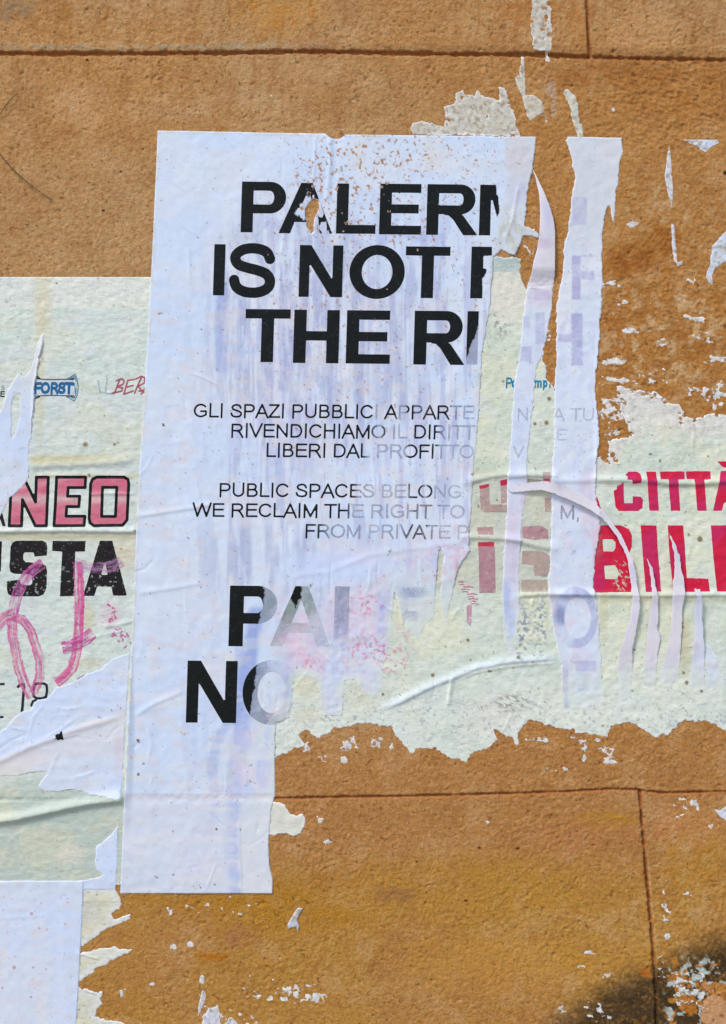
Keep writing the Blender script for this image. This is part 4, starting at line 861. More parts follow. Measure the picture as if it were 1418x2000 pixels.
def rct(u, v, a, b, c, d): return np.minimum(np.minimum(u - a, c - u), np.minimum(v - b, d - v))
def ell(u, v, cx, cy, rx, ry): return (1 - np.hypot((u - cx) / rx, (v - cy) / ry)) * min(rx, ry)
def pl(u, v, pts): return polysd(u, v, pts)[0]
MX, MN = np.maximum, np.minimum
def catmull(q, n=4):
    P = np.array([q[0]] + list(q) + [q[-1]], float); out = []
    for i in range(1, len(P) - 2):
        for j in range(n):
            t = j / n; a, b, c, d = P[i - 1:i + 3]
            out.append(.5 * ((2 * b) + (c - a) * t + (2 * a - 5 * b + 4 * c - d) * t * t + (3 * b - a - 3 * c + d) * t ** 3))
    return out + [P[-2]]
def bold(ch, x, y, w, h):
    """sans-serif bold capital in its own box, x right, y down; positive inside"""
    k = h / 100; s = 23.6 * k; b = 17.6 * k
    P = lambda q: pl(x, y, [(a * w, c * h) for a, c in q])
    if ch == 'I': return rct(x, y, 0, 0, w, h)
    if ch == 'L': return MX(rct(x, y, 0, 0, s, h), rct(x, y, 0, h - b, w, h))
    if ch == 'T': return MX(rct(x, y, 0, 0, w, b), rct(x, y, w / 2 - s / 2, 0, w / 2 + s / 2, h))
    if ch == 'H': return MX(MX(rct(x, y, 0, 0, s, h), rct(x, y, w - s, 0, w, h)), rct(x, y, 0, .40 * h, w, .40 * h + b))
    if ch == 'E': return MX(MX(rct(x, y, 0, 0, s, h), rct(x, y, 0, 0, w * .98, b)), MX(rct(x, y, 0, .405 * h, w * .93, .405 * h + b), rct(x, y, 0, h - b, w, h)))
    if ch == 'F': return MX(MX(rct(x, y, 0, 0, s, h), rct(x, y, 0, 0, w, b)), rct(x, y, 0, .42 * h, w * .9, .42 * h + b))
    if ch == 'N': return P([(0, 1), (0, 0), (.265, 0), (.765, .665), (.765, 0), (1, 0), (1, 1), (.735, 1), (.235, .35), (.235, 1)])
    if ch == 'M': return P([(0, 1), (0, 0), (.30, 0), (.5, .68), (.70, 0), (1, 0), (1, 1), (.80, 1), (.80, .2), (.59, 1), (.41, 1), (.2, .2), (.2, 1)])
    if ch == 'A': return MN(P([(0, 1), (.395, 0), (.61, 0), (1, 1), (.78, 1), (.70, .775), (.295, .775), (.215, 1)]), -P([(.35, .61), (.5, .225), (.645, .61)]))
    if ch in 'PR':
        yb = (.625 if ch == 'P' else .59) * h; r = yb / 2 * 1.02; xr = w - r if ch == 'P' else .945 * w - r
        out = MX(rct(x, y, 0, 0, xr, yb), ell(x, y, xr, yb / 2, r, yb / 2) )
        out = np.where(x > xr, ell(x, y, xr, yb / 2, r, yb / 2), rct(x, y, 0, 0, xr + 9, yb))
        inn = np.where(x > xr - 1, ell(x, y, xr - 1, yb / 2, r - s + 1, yb / 2 - b), rct(x, y, s, b, xr + 9, yb - b))
        f = MX(MN(out, -inn), rct(x, y, 0, 0, s, h))
        if ch == 'R': f = MX(f, P([(.40, .50), (.60, .545), (.72, .62), (1, 1), (.725, 1), (.52, .695), (.43, .615), (.34, .60)]))
        return f
    if ch in 'OC':
        f = MN(ell(x, y, w / 2, h / 2, w / 2, h * .515), -ell(x, y, w / 2, h / 2, w / 2 - s, h * .515 - b * 1.08))
        if ch == 'C': f = MN(f, -P([(.5, .5), (1.2, .30), (1.2, .66)]))
        return f
    if ch == 'S':
        q = [(.875, .305), (.80, .16), (.66, .095), (.47, .075), (.28, .11), (.155, .20), (.14, .30), (.22, .395), (.40, .45), (.62, .50), (.80, .57), (.875, .69), (.84, .82), (.70, .90), (.52, .925), (.32, .90), (.17, .81), (.115, .655)]
        q = catmull([(a * w, c * h) for a, c in q]); d, _, _ = linesd(x, y, q, butt=9.9 * k); return 9.9 * k - d

SL, LN = .0105, .03           # the print runs slightly downhill and leans with the sheet
def letter(sh, ch, x0, x1, yt, yb, par=None, **kw):
    h = yb - yt; w = x1 - x0
    def sdf(u, v):
        vv = v - yt - SL * (u - x0); uu = u - x0 + LN * (v - yb); return bold(ch, uu, vv, w, h)
    return printed('letter', sh, (x0 - 4, yt - 3, x1 + 6, yb + 5), sdf, 1.35, parent=par, wear=.12, **kw)

def nm(u, v, s, seed): return s * 2 * (fbm(u, v, 8, 8, 4, seed) - .5)
GH = (166, 172, 196)
def cut(keep, ghost_a=0.0, ghostc=GH, seed=820, rag=4.5):
    """full black inside keep(u,v) > 0, a faded ghost elsewhere"""
    def al(u, v):
        k = ss(-1, 1, keep(u, v) + nm(u, v, rag, seed)); g = ghost_a(u, v) if callable(ghost_a) else ghost_a
        fib = .62 + .38 * ss(.34, .62, fbm(u, v, 20, 20, 3, seed + 1)); fib = fib * (.82 + .18 * ss(.35, .55, fbm(u, v, 3.4, 14, 2, seed + 2)))
        return k + (1 - k) * g * fib
    def co(u, v):
        k = ss(-1, 1, keep(u, v) + nm(u, v, rag, seed)); return mix(ghostc, INK, k)
    return dict(alpha=al, colour=co)
def A_worn(u, v):
    d1_, _ = polysd(u, v, [(604, 356), (610, 358), (612, 376), (618, 386), (626, 392), (640, 440), (648, 470), (596, 470), (592, 432), (574, 418), (584, 400), (600, 384), (598, 372)])
    g = fbm(u, v, 8, 13, 3, 833)
    return 1 - ss(-2, 3, d1_) * ss(.44, .50, g)

for ch, a, b, t, bb, kw in [('P', 470, 557, 355, 454, {}), ('A', 544, 649, 357, 456, dict(alpha=A_worn)), ('L', 656, 733, 358.5, 456.5, {}), ('E', 740, 822, 359, 458, {}), ('R', 832, 932, 360, 459, {}),
        ('M', 935, 1045, 361, 460, cut(lambda u, v: np.interp(v, [350, 365, 395, 410, 426, 430, 470], [969, 969, 974, 976, 970, 964, 961]) - u, rag=2)),
        ('I', 416, 438, 477, 577, {}), ('S', 445, 538, 477, 579, {}), ('N', 583, 668, 479, 580, {}), ('O', 681, 789, 480, 582, {}), ('T', 790, 877, 481.5, 582, {}),
        ('F', 918, 990, 482, 583, cut(lambda u, v: np.interp(v, [470, 499, 502, 524, 527, 540, 545, 590], [962, 961, 944, 946, 951, 947, 942, 942]) - u, rag=1.5)),
        ('T', 477, 565, 603.5, 707, {}), ('H', 572, 661, 605, 709, {}), ('E', 675, 761, 606, 710, {}), ('R', 807, 907, 607, 712, {}),
        ('I', 910, 932, 608, 712, cut(lambda u, v: 24 - (u - 910) - (v - 640) * .42, .8)),
        ('P', 446, 539, 1143.5, 1262, cut(lambda u, v: 517 - u - (v - 1144) * .14, .75, (150, 162, 176), 830)),
        ('A', 527, 645, 1144, 1262, cut(lambda u, v: polysd(u, v, [(560, 1140), (590, 1140), (587, 1168), (577, 1188), (566, 1168), (558, 1172)])[0], lambda u, v: .75 * ss(1262, 1205, v + .7 * (u - 545)) + .2, (152, 166, 160), 834)),
        ('L', 651, 725, 1145, 1266, cut(lambda u, v: -u, lambda u, v: .8 * ss(1262, 1195, v), (160, 168, 190), 838)),
        ('N', 363, 461, 1290, 1411, {}),
        ('O', 472, 585, 1290, 1413, cut(lambda u, v: np.interp(v, [1280, 1310, 1350, 1390, 1410], [505, 500, 496, 488, 492]) - u, lambda u, v: .85 * ss(552, 490, u) + .12, (150, 160, 184), 842)),
        ('E', 768, 845, 1146, 1262, cut(lambda u, v: -u, lambda u, v: .42 * blob(u, v, 806, 1156, 20, 14, .9) + .36 * blob(u, v, 802, 1196, 14, 14, .9), (160, 168, 204), 846))]:
    letter(main, ch, a, b, t, bb, **kw)

# small print, regular weight: centre lines in cap heights
def arc(cx, cy, rx, ry, a0, a1, n=14): return [(cx + rx * math.cos(math.radians(a0 + (a1 - a0) * i / n)), cy + ry * math.sin(math.radians(a0 + (a1 - a0) * i / n))) for i in range(n + 1)]
H = .94; L_ = .06
GL = {
 'A': (.93, [[(.04, 0), (.465, .97), (.89, 0)], [(.17, .33), (.76, .33)]]),
 'B': (.93, [[(.165, L_), (.165, H)], [(.165, H)] + arc(.5, .735, .22, .205, 90, -90) + [(.165, .53)], [(.165, .53)] + arc(.53, .295, .27, .235, 90, -90) + [(.165, L_)]]),
 'C': (1.01, [arc(.53, .5, .42, .44, 38, 322, 20)]),
 'D': (1.01, [[(.165, H), (.45, H)] + arc(.48, .5, .40, .44, 85, -85) + [(.45, L_), (.165, L_), (.165, H)]]),
 'E': (.93, [[(.84, H), (.165, H), (.165, L_), (.86, L_)], [(.165, .53), (.8, .53)]]),
 'F': (.853, [[(.78, H), (.165, H), (.165, 0)], [(.165, .5), (.7, .5)]]),
 'G': (1.087, [arc(.55, .5, .44, .44, 42, 300, 20) + [(.93, .2), (.93, .45), (.57, .45)]]),
 'H': (1.01, [[(.165, 0), (.165, 1)], [(.845, 0), (.845, 1)], [(.165, .53), (.845, .53)]]),
 'I': (.388, [[(.194, 0), (.194, 1)]]),
 'L': (.776, [[(.155, 1), (.155, L_), (.72, L_)]]),
 'M': (1.163, [[(.16, 0), (.16, .93), (.58, .08), (1.0, .93), (1.0, 0)]]),
 'N': (1.01, [[(.165, 0), (.165, .93), (.845, .07), (.845, 1)]]),
 'O': (1.087, [arc(.543, .5, .45, .44, 0, 360, 26)]),
 'P': (.93, [[(.165, 0), (.165, H)] + arc(.54, .7, .27, .24, 90, -90) + [(.165, .46)]]),
 'R': (1.01, [[(.165, 0), (.165, H)] + arc(.56, .715, .27, .225, 90, -90) + [(.165, .49)], [(.52, .49), (.7, .36), (.92, 0)]]),
 'S': (.93, [[(.78, .71), (.72, .86), (.6, .93), (.45, .94), (.26, .89), (.17, .75), (.24, .61), (.46, .53), (.68, .46), (.82, .35), (.81, .2), (.7, .09), (.48, .06), (.28, .09), (.16, .18), (.12, .32)]]),
 'T': (.853, [[(.03, H), (.82, H)], [(.427, H), (.427, 0)]]),
 'U': (1.01, [[(.16, 1), (.16, .38)] + arc(.505, .38, .345, .32, 180, 360) + [(.85, 1)]]),
 'V': (.93, [[(.04, 1), (.465, .04), (.89, 1)]]),
 'W': (1.318, [[(.05, 1), (.345, .04), (.66, .95), (.975, .04), (1.27, 1)]]),
 'Z': (.853, [[(.09, H), (.75, H), (.07, L_), (.8, L_)]]),
 'Y': (.93, [[(.03, 1), (.465, .45), (.465, 0)], [(.90, 1), (.465, .45)]]),
 ',': (.388, [[(.2, .06), (.17, -.16)]])}
def small_letter(sh, ch, x, base, cap, par, alpha, colour=None, hw=.069, sl=.007, sxk=1.0, name='letter', wear=.15, lean=LN):
    adv, strokes = GL[ch]
    def sdf(u, v):
        xx = (u - x + lean * (v - base)) / cap / sxk; yy = (base + sl * (u - x) - v) / cap
        d = np.full(u.shape, 9.)
        for s_ in strokes: d = np.minimum(d, linesd(xx, yy, s_)[0])
        return (hw - d) * cap
    return printed(name, sh, (x - 2, base - cap - 2, x + adv * cap * sxk + 2, base + 7), sdf, .9, alpha=alpha, colour=colour, parent=par, wear=wear)

def line(sh, text, x, base, cap, xs, al, sl=.007, end=None):
    """xs/al: strength of the print along the line"""
    e = bpy.data.objects.new('text_line', None); C.collection.objects.link(e); e.parent = sh.o
    tot = sum(GL[c][0] if c != ' ' else .388 for c in text) * cap
    k = (end - x) / tot if end else 1.0
    cx = x
    def af(u, v):
        a = np.interp(u + 5 * (vn(u, v, 6, 30, seed=int(base)) - .5), xs, al)
        return np.where(a > .93, a, np.clip(a * (.55 + .9 * fbm(u, v, 7, 16, 3, int(base) + 3)), 0, 1))
    def cf(u, v):
        a = np.interp(u, xs, al); return mix((120, 126, 150), INK, ss(.35, .85, a))
    for c in text:
        if c == ' ': cx += .388 * cap * k; continue
        small_letter(sh, c, cx, base + sl * (cx - x), cap, e, af, cf, sl=sl, sxk=k)
        cx += GL[c][0] * cap * k
    if not e.children: bpy.data.objects.remove(e)

line(main, 'GLI SPAZI PUBBLICI APPARTE', 377, 815, 26.5, [0, 729, 734, 745, 752, 772, 778, 792, 796, 806, 812, 850, 868, 876, 884, 930], [1, 1, .35, .2, 1, 1, .35, .4, 1, .9, .6, 1, 1, .75, .45, .3], end=927)
line(main, 'RIVENDICHIAMO IL DIRITT', 449, 854, 26.5, [0, 726, 732, 742, 750, 756, 762, 806, 812, 850, 858, 868, 930], [1, 1, .6, .4, .8, .4, .3, .3, 1, 1, .6, .35, .28], end=928)
line(main, 'LIBERI DAL PROFITTO', 518, 892.5, 26.5, [0, 706, 712, 722, 736, 792, 802, 812, 850, 856, 866, 930], [1, 1, .7, .25, .28, .35, .95, 1, .9, .4, .3, .25], end=926)
line(main, 'PUBLIC SPACES BELONG', 426, 970, 26.5, [0, 682, 690, 700, 740, 796, 800, 824, 828, 842, 850, 910], [1, 1, .8, .4, .28, .3, .9, .8, .3, .9, .3, .24], end=903)
line(main, 'WE RECLAIM THE RIGHT TO', 376, 1009, 26.5, [0, 664, 674, 690, 720, 796, 806, 848, 856, 910], [1, 1, .8, .3, .28, .38, .5, .6, .34, .28], end=908)
line(main, 'FROM PRIVATE P', 594, 1050, 26.5, [0, 612, 618, 640, 700, 730, 780, 800, 830, 860, 920], [1, 1, .8, .45, .35, .25, .4, .7, .6, .3, .25], end=916)
line(mid, 'N', 1008, 822, 25, [0, 2000], [.22, .22]); line(mid, 'V', 1002, 894, 22, [0, 2000], [.25, .25])
line(rs, 'A TU', 1078, 822, 25, [0, 2000], [.2, .22], end=1162); line(rs, 'E', 1086, 860, 22, [0, 2000], [.2, .2])
line(rs, 'M,', 1092, 1013, 27, [0, 2000], [.42, .42])

# red lettering of the right poster
RED = (206, 34, 66)
def redc(u, v):
    n = fbm(u, v, 60, 60, 2, 861); c = mix(RED, (196, 42, 92), ss(.4, .65, n)); return mix(c, (170, 60, 110), (np.exp(-((v - 943) / 6) ** 2)) * .6)
def polyprint(sh, pts, holes=(), colour=redc, alpha=1.0, rnd=1.0, wearf=None, name='letter', step=1.35, wear=.05, scale=None):
    if scale: ox, oy, k = scale; pts = [(ox + a / k, oy + b / k) for a, b in pts]; holes = [[(ox + a / k, oy + b / k) for a, b in h] for h in holes]
    xs = [p[0] for p in pts]; ys = [p[1] for p in pts]
    def sdf(u, v):
        f = polysd(u, v, pts)[0]
        if rnd: f = np.where(f < 8, f, f)
        for h in holes: f = np.minimum(f, -polysd(u, v, h)[0])
        return f + .5 * (vn(u, v, 4, seed=9) - .5)
    def al(u, v):
        a = alpha * np.ones(u.shape)
        if wearf is not None: a = a * wearf(u, v)
        return a
    return printed(name, sh, (min(xs), min(ys), min(max(xs), 1500), max(ys)), sdf, step, alpha=al, colour=colour, wear=wear)
Z4 = (1120, 740, 4.758)
worn_b = lambda u, v: 1 - .85 * blob(u, v, 1212, 1125, 22, 34, .5) * ss(.58, .66, fbm(u * .7 + v * .7, v * .7 - u * .7, 6, 3.4, 3, 862)) - .3 * blob(u, v, 1165, 1060, 12, 40, .6)
P_ = polyprint
P_(right_poster, [(480, 890), (510, 862), (590, 862), (620, 885), (632, 935), (625, 970), (550, 978), (540, 940), (495, 935), (498, 905)], scale=Z4)
P_(right_poster, [(465, 960), (470, 1155), (550, 1155), (550, 1090), (625, 1095), (645, 1120), (640, 1200), (600, 1228), (420, 1228), (390, 1190), (372, 1040), (400, 1025), (405, 995), (430, 985)], scale=Z4)
P_(right_poster, [(675, 862), (765, 862), (780, 1000), (793, 1225), (705, 1225), (690, 1000)], scale=Z4)
P_(right_poster, [(803, 860), (1030, 860), (1033, 932), (970, 935), (980, 1040), (992, 1225), (905, 1225), (890, 1040), (880, 932), (808, 932)], scale=Z4)
P_(right_poster, [(1045, 858), (1273, 858), (1275, 932), (1212, 935), (1225, 1040), (1237, 1225), (1150, 1225), (1135, 1040), (1120, 932), (1052, 932)], scale=Z4)
P_(right_poster, [(1368, 855), (1480, 855), (1580, 1225), (1480, 1225), (1462, 1150), (1400, 1150), (1378, 1225), (1297, 1225), (1345, 1000)], scale=Z4)
P_(right_poster, [(1335, 768), (1440, 765), (1460, 825), (1395, 825)], scale=Z4)
P_(right_poster, [(214, 1080), (262, 1225), (240, 1225), (214, 1180)], scale=Z4)
P_(right_poster, [(1155, 1026), (1212, 1026), (1228, 1033), (1234, 1046), (1234, 1067), (1229, 1080), (1225, 1086), (1230, 1094), (1233, 1110), (1234, 1140), (1232, 1156), (1155, 1157)],
   holes=[[(1177, 1053), (1196, 1053), (1202, 1059), (1202, 1070), (1198, 1077), (1178, 1077)], [(1180, 1105), (1201, 1104), (1206, 1111), (1209, 1121), (1205, 1131), (1182, 1131)]], wearf=worn_b)
P_(right_poster, [(1251, 1026), (1282, 1026), (1285, 1080), (1291, 1155), (1261, 1156), (1255, 1080)])
P_(right_poster, [(1304, 1026), (1334, 1026), (1337, 1060), (1341, 1129), (1383, 1130), (1386, 1155), (1315, 1156), (1307, 1080)])
P_(right_poster, [(1388, 1026), (1480, 1026), (1480, 1155), (1400, 1155), (1393, 1090)])
# remains of red letters in the gaps
Z3 = (880, 840, 3.94)
def tone(c): return lambda u, v: mix(c, tuple(x * .92 for x in c), fbm(u, v, 12, 12, 2, 871))
for pts, c, a in [([(220, 428), (296, 412), (297, 440), (222, 456)], (200, 60, 84), .95), ([(224, 456), (298, 442), (302, 572), (435, 572), (435, 632), (260, 634), (232, 610)], (200, 164, 160), .8), ([(380, 388), (437, 376), (436, 420), (384, 432)], (200, 44, 78), 1),
                  ([(384, 434), (436, 422), (432, 560), (388, 566)], (206, 166, 170), .75), ([(710, 374), (766, 372), (766, 402), (712, 402)], (190, 70, 96), .95), ([(706, 322), (768, 322), (768, 368), (708, 366)], (208, 174, 176), .8), ([(590, 374), (706, 384), (704, 392), (592, 402)], (150, 146, 128), .8),
                  ([(724, 520), (772, 522), (772, 630), (726, 628)], (202, 160, 156), .75), ([(205, 748), (328, 744), (330, 806), (208, 802)], (206, 152, 158), .75), ([(210, 862), (334, 860), (336, 896), (212, 898)], (204, 62, 84), 1),
                  ([(214, 900), (340, 898), (348, 1252), (222, 1254)], (198, 140, 156), .85), ([(552, 742), (700, 736), (750, 770), (752, 836), (640, 846), (552, 830)], (206, 146, 160), .8), ([(552, 930), (700, 932), (766, 966), (768, 1040), (740, 1130), (645, 1120), (640, 1040), (550, 1030)], (202, 172, 164), .85),
                  ([(540, 1150), (744, 1150), (750, 1240), (548, 1244)], (208, 182, 172), .7)]:
    P_(right_poster, pts, scale=Z3, colour=tone(c), alpha=a * (.95 if a >= .95 else .8), wear=.5)
# hatched pink trace
RR = random.Random(4)
for k in range(10):
    y = 1136 + k * 4.7; q0 = 896 + k * 2.4 + RR.uniform(-4, 4); q1 = q0 + RR.uniform(12, 24); P_(right_poster, [(q0, y), ((q0 + q1) / 2, y - RR.uniform(0, 2)), (q1, y + 1), (q1 - 2, y + 3.2), ((q0 + q1) / 2, y + 1.6), (q0 + 1, y + 2.6)], colour=tone((212, 120, 156)), alpha=.6, name='marker_trace', wear=.8, step=1)
P_(right_poster, [(911, 1182), (922, 1182), (920, 1225), (912, 1215)], colour=tone((226, 140, 184)), alpha=.5, name='marker_trace', wear=.8)

# teal words in the gap: Pe ... mpi
TEAL = (34, 132, 168)
GL['e'] = (.62, [[(.1, .36), (.5, .36)] + arc(.30, .36, .20, .28, 0, 300, 12)]); GL['m'] = (1.0, [[(.12, .05), (.12, .68)], [(.12, .5)] + arc(.3, .5, .17, .15, 160, 0, 6) + [(.47, .05)], [(.47, .5)] + arc(.65, .5, .17, .15, 160, 0, 6) + [(.82, .05)]])
GL['p'] = (.62, [[(.12, .68), (.12, -.22)], arc(.32, .37, .19, .28, 0, 360, 14)]); GL['i'] = (.3, [[(.12, .05), (.12, .66)], [(.12, .88), (.12, .9)]]); GL['r'] = (.42, [[(.12, .05), (.12, .66)], [(.12, .5)] + arc(.32, .5, .2, .15, 170, 80, 5)])
GL['s'] = (.5, [[(.4, .56), (.25, .65), (.11, .55), (.2, .4), (.36, .32), (.4, .17), (.25, .06), (.08, .13)]])
e = bpy.data.objects.new('text_line', None); C.collection.objects.link(e); e.parent = right_poster.o
for c, x, a in [('P', 987, 1), ('e', 999, 1), ('m', 1043, 1), ('p', 1060, 1), ('i', 1072, 1)]:
    small_letter(right_poster, c, x, 757, 19, e, lambda u, v, a=a: a, lambda u, v: np.ones(u.shape + (3,)) * np.array(TEAL, float), hw=.105, sl=.004, sxk=.76 if c != 'm' else .84, wear=0)

# left poster lettering
ZL = (0, 880, 4.431)
def sc(pts): return [(a / 4.431, 880 + b / 4.431) for a, b in pts]
PK = lambda u, v: mix(mix((218, 134, 150), (208, 100, 126), fbm(u, v, 16, 10, 3, 881)), (220, 186, 184), (np.exp(-((v - 975) / 9) ** 2) + .5 * np.exp(-((v - 960 + .2 * u) / 5) ** 2)).clip(0, 1) * .9)
def outlined(pts, holes=()):
    pts = sc(pts); holes = [sc(h) for h in holes]
    xs = [p[0] for p in pts]; ys = [p[1] for p in pts]; bb = (min(xs) - 4, min(ys) - 4, max(xs) + 4, max(ys) + 4)
    def F(u, v):
        f = polysd(u, v, pts)[0]
        for h in holes: f = np.minimum(f, -polysd(u, v, h)[0])
        return f
    a = printed('letter', left_poster, bb, lambda u, v: F(u, v) - .5, 1.35, alpha=lambda u, v: .92 * np.ones(u.shape), colour=PK, wear=.15)
    printed('letter_outline', left_poster, bb, lambda u, v: 2.9 - np.abs(F(u, v)), 1.1, parent=a, off=.12, wear=.05)
outlined([(315, 230), (418, 230), (402, 650), (306, 650), (195, 425), (187, 651), (80, 651), (92, 420), (118, 232), (205, 232), (308, 445)])
outlined([(490, 230), (742, 230), (737, 320), (590, 320), (585, 395), (690, 395), (683, 485), (577, 485), (572, 568), (735, 568), (728, 648), (468, 650), (480, 450)])
outlined([(840, 230), (1075, 230), (1108, 250), (1115, 285), (1100, 600), (1062, 645), (815, 650), (780, 625), (772, 590), (785, 290), (802, 248)], [[(888, 318), (1012, 318), (1000, 570), (880, 570)]])
BLK = lambda u, v: np.ones(u.shape + (3,)) * np.array((34, 30, 32), float)
P_(left_poster, sc([(-120, 650), (-20, 500), (10, 500), (50, 655), (25, 655), (0, 590), (-60, 650)]), colour=BLK)
wl = lambda u, v: 1 - (.4 + .6 * ss(1080, 1130, v)) * ss(.66, .72, fbm(u, v, 5, 4, 3, 885)) * .75
P_(left_poster, sc([(-140, 785), (18, 785), (8, 1040), (-10, 1060), (-140, 1060)]), colour=BLK)
P_(left_poster, sc([(140, 780), (370, 780), (400, 796), (410, 830), (405, 908), (300, 918), (290, 882), (215, 880), (202, 900), (202, 945), (225, 965), (365, 978), (398, 1000), (406, 1040), (402, 1190), (375, 1245), (335, 1262), (110, 1262), (72, 1245), (60, 1205), (62, 1130), (170, 1118), (180, 1160), (260, 1165), (280, 1150), (278, 1085), (255, 1070), (125, 1066), (90, 1050), (82, 1010), (92, 830), (110, 795)]), colour=BLK, wearf=wl)
P_(left_poster, sc([(455, 782), (742, 782), (735, 873), (652, 875), (640, 1258), (518, 1262), (538, 875), (452, 868)]), colour=BLK, wearf=wl)
P_(left_poster, sc([(865, 780), (972, 780), (1098, 1250), (1090, 1256), (980, 1256), (965, 1178), (842, 1176), (815, 1258), (718, 1258)]), [sc([(908, 955), (932, 1075), (876, 1075)])], colour=BLK, wearf=wl)

# pink marker scribble: brush strokes with dry streaks
def brush(pts, w, c, a, seed, sh=None, spat=False):
    sh = sh or left_poster
    xs = [p[0] for p in pts]; ys = [p[1] for p in pts]
    def sdf(u, v):
        d, t, s_ = linesd(u, v, pts, butt=w / 2); return w / 2 - d + 3.2 * (fbm(u, v, 5, 5, 2, seed) - .5)
    def al(u, v):
        d, t, s_ = linesd(u, v, pts)
        st = .7 * vn(s_ * 1.0, t * 260, 1.7, 60, seed=seed) + .3 * fbm(u, v, 4, 4, 3, seed + 2)
        e = np.exp(-((np.abs(s_) - w * .42) / 1.6) ** 2) * .35
        q = ss(.42, .62, fbm(u * .7 + v * .7, v * .7 - u * .7, 3.4, 3.4, 2, seed + 6)) * ss(.3, .55, fbm(u, v, 12, 12, 2, seed + 7)) if spat else (.78 + .22 * ss(.34, .5, fbm(u * .8 + v * .6, v * .8 - u * .6, 4, 4, 3, seed + 8)))
        return np.clip(a * (.22 + 1.0 * ss(.32, .6, st)) + e * a, 0, 1) * q
    def co(u, v): return mix(c, (198, 58, 146), ss(.55, .7, fbm(u, v, 10, 10, 3, seed + 4)) * .6)
    printed('marker_stroke', sh, (min(xs) - w / 2 - 2, min(ys) - w / 2 - 2, max(xs) + w / 2 + 2, max(ys) + w / 2 + 2), sdf, 1.35, alpha=al, colour=co, off=.16)
PKC = (226, 118, 168)
brush([(84, 1100), (66, 1112), (52, 1126), (42, 1142), (34, 1162), (28, 1182), (24, 1204)], 21, (214, 130, 186), .55, 901)
brush([(28, 1198), (10, 1206), (-10, 1226), (-40, 1270)], 22, PKC, .5, 905)
brush([(24, 1204), (44, 1210), (60, 1232), (70, 1262), (78, 1290), (78, 1322), (66, 1354)], 18, PKC, .5, 909)
brush([(24, 1206), (24, 1236), (30, 1272), (38, 1308), (48, 1336), (62, 1362)], 20, PKC, .55, 913)
brush([(152, 1098), (154, 1130), (155, 1170), (154, 1215), (152, 1245), (148, 1280), (140, 1306), (126, 1322), (110, 1334)], 20, (226, 100, 160), .66, 917)
brush([(122, 1266), (140, 1262), (160, 1252), (182, 1236)], 24, (214, 92, 172), .6, 921)
brush([(146, 1099), (170, 1108), (200, 1110), (222, 1106), (238, 1096)], 22, (196, 150, 196), .35, 925)
brush([(204, 1190), (214, 1196), (224, 1210)], 26, (222, 84, 150), .85, 929, None, True)
brush([(222, 1232), (240, 1244), (250, 1262)], 24, (206, 100, 160), .8, 933, None, True)
brush([(150, 1326), (158, 1324), (168, 1318)], 4, (176, 80, 110), .8, 937)

# digits and bars
NAVY = lambda u, v: np.ones(u.shape + (3,)) * np.array((34, 44, 58), float)
def stroke(sh, pts, w, colour=NAVY, alpha=1.0, name='letter', butt=True, off=.07, step=1.0, parent=None, wear=.05):
    xs = [p[0] for p in pts]; ys = [p[1] for p in pts]
    return printed(name, sh, (min(xs) - w, min(ys) - w, max(xs) + w, max(ys) + w), lambda u, v: w / 2 - linesd(u, v, pts, butt=w / 2 if butt else False)[0], step, alpha=lambda u, v: alpha * np.ones(u.shape), colour=colour, off=off, parent=parent, wear=wear)
stroke(left_poster, [(-22, 1336), (9, 1336)], 4.4); stroke(left_poster, [(-22, 1400.5), (7, 1400.5)], 4.4)
stroke(left_poster, [(34, 1343), (38, 1338), (46, 1336), (47, 1340), (45, 1365), (43, 1392)], 5.4)
stroke(left_poster, [(90, 1360), (92, 1348), (91, 1338), (86, 1335), (72, 1335), (67, 1338), (65, 1350), (66, 1360), (72, 1364), (84, 1364), (90, 1360)], 5, butt=False)
stroke(left_poster, [(61, 1378), (64, 1370), (74, 1365), (90, 1362)], 4.5, butt=False)

# badge on the left poster: blue word between two flared ends, and the script word beside it
BLU = lambda u, v: mix((34, 92, 142), (44, 108, 150), fbm(u, v, 5, 5, 2, 941))
DK = lambda u, v: np.ones(u.shape + (3,)) * np.array((40, 52, 66), float)
GB = lambda u, v: np.ones(u.shape + (3,)) * np.array((96, 138, 160), float)
badge = printed('badge', left_poster, (64, 735, 150, 782), lambda u, v: polysd(u, v, [(60, 740), (100, 742.5), (142, 741), (146, 752), (146, 764), (142, 774), (100, 771), (60, 774)])[0], 1.2, alpha=lambda u, v: .8 * np.ones(u.shape), colour=lambda u, v: np.ones(u.shape + (3,)) * np.array((214, 224, 230), float), off=.05)
for pts, w, c in [([(60, 738), (78, 740.5), (100, 741.5), (130, 741), (144, 741.5)], 1.8, DK), ([(60, 775.5), (78, 773), (100, 772), (130, 773), (144, 773)], 1.8, DK),
                  ([(132, 740), (147, 731), (151, 742), (153, 757), (151, 772), (145, 783), (130, 775)], 2.2, GB), ([(136, 740), (146, 735), (149, 745)], 2.0, GB), ([(149, 758), (148, 771), (144, 778), (135, 774)], 2.0, GB), ([(131, 741), (146, 739)], 2, DK), ([(131, 774), (146, 776)], 2, DK),
                  ([(70, 733), (78, 740)], 3.4, DK), ([(69, 778), (77, 775)], 3.0, DK), ([(146, 748), (147, 768)], 1.3, GB)]:
    stroke(left_poster, pts, w, c, 1, 'badge_line', butt=False, off=.1, parent=badge, step=.9, wear=0)
for ch, x, sx in [('F', 66.5, 1.05), ('O', 80, 1.0), ('R', 98.5, .95), ('S', 113, 1.0), ('T', 127, 1.15)]:
    small_letter(left_poster, ch, x, 768, 20, badge, lambda u, v: 1.0, BLU, hw=.155, sl=0, sxk=.78 * sx, wear=0)
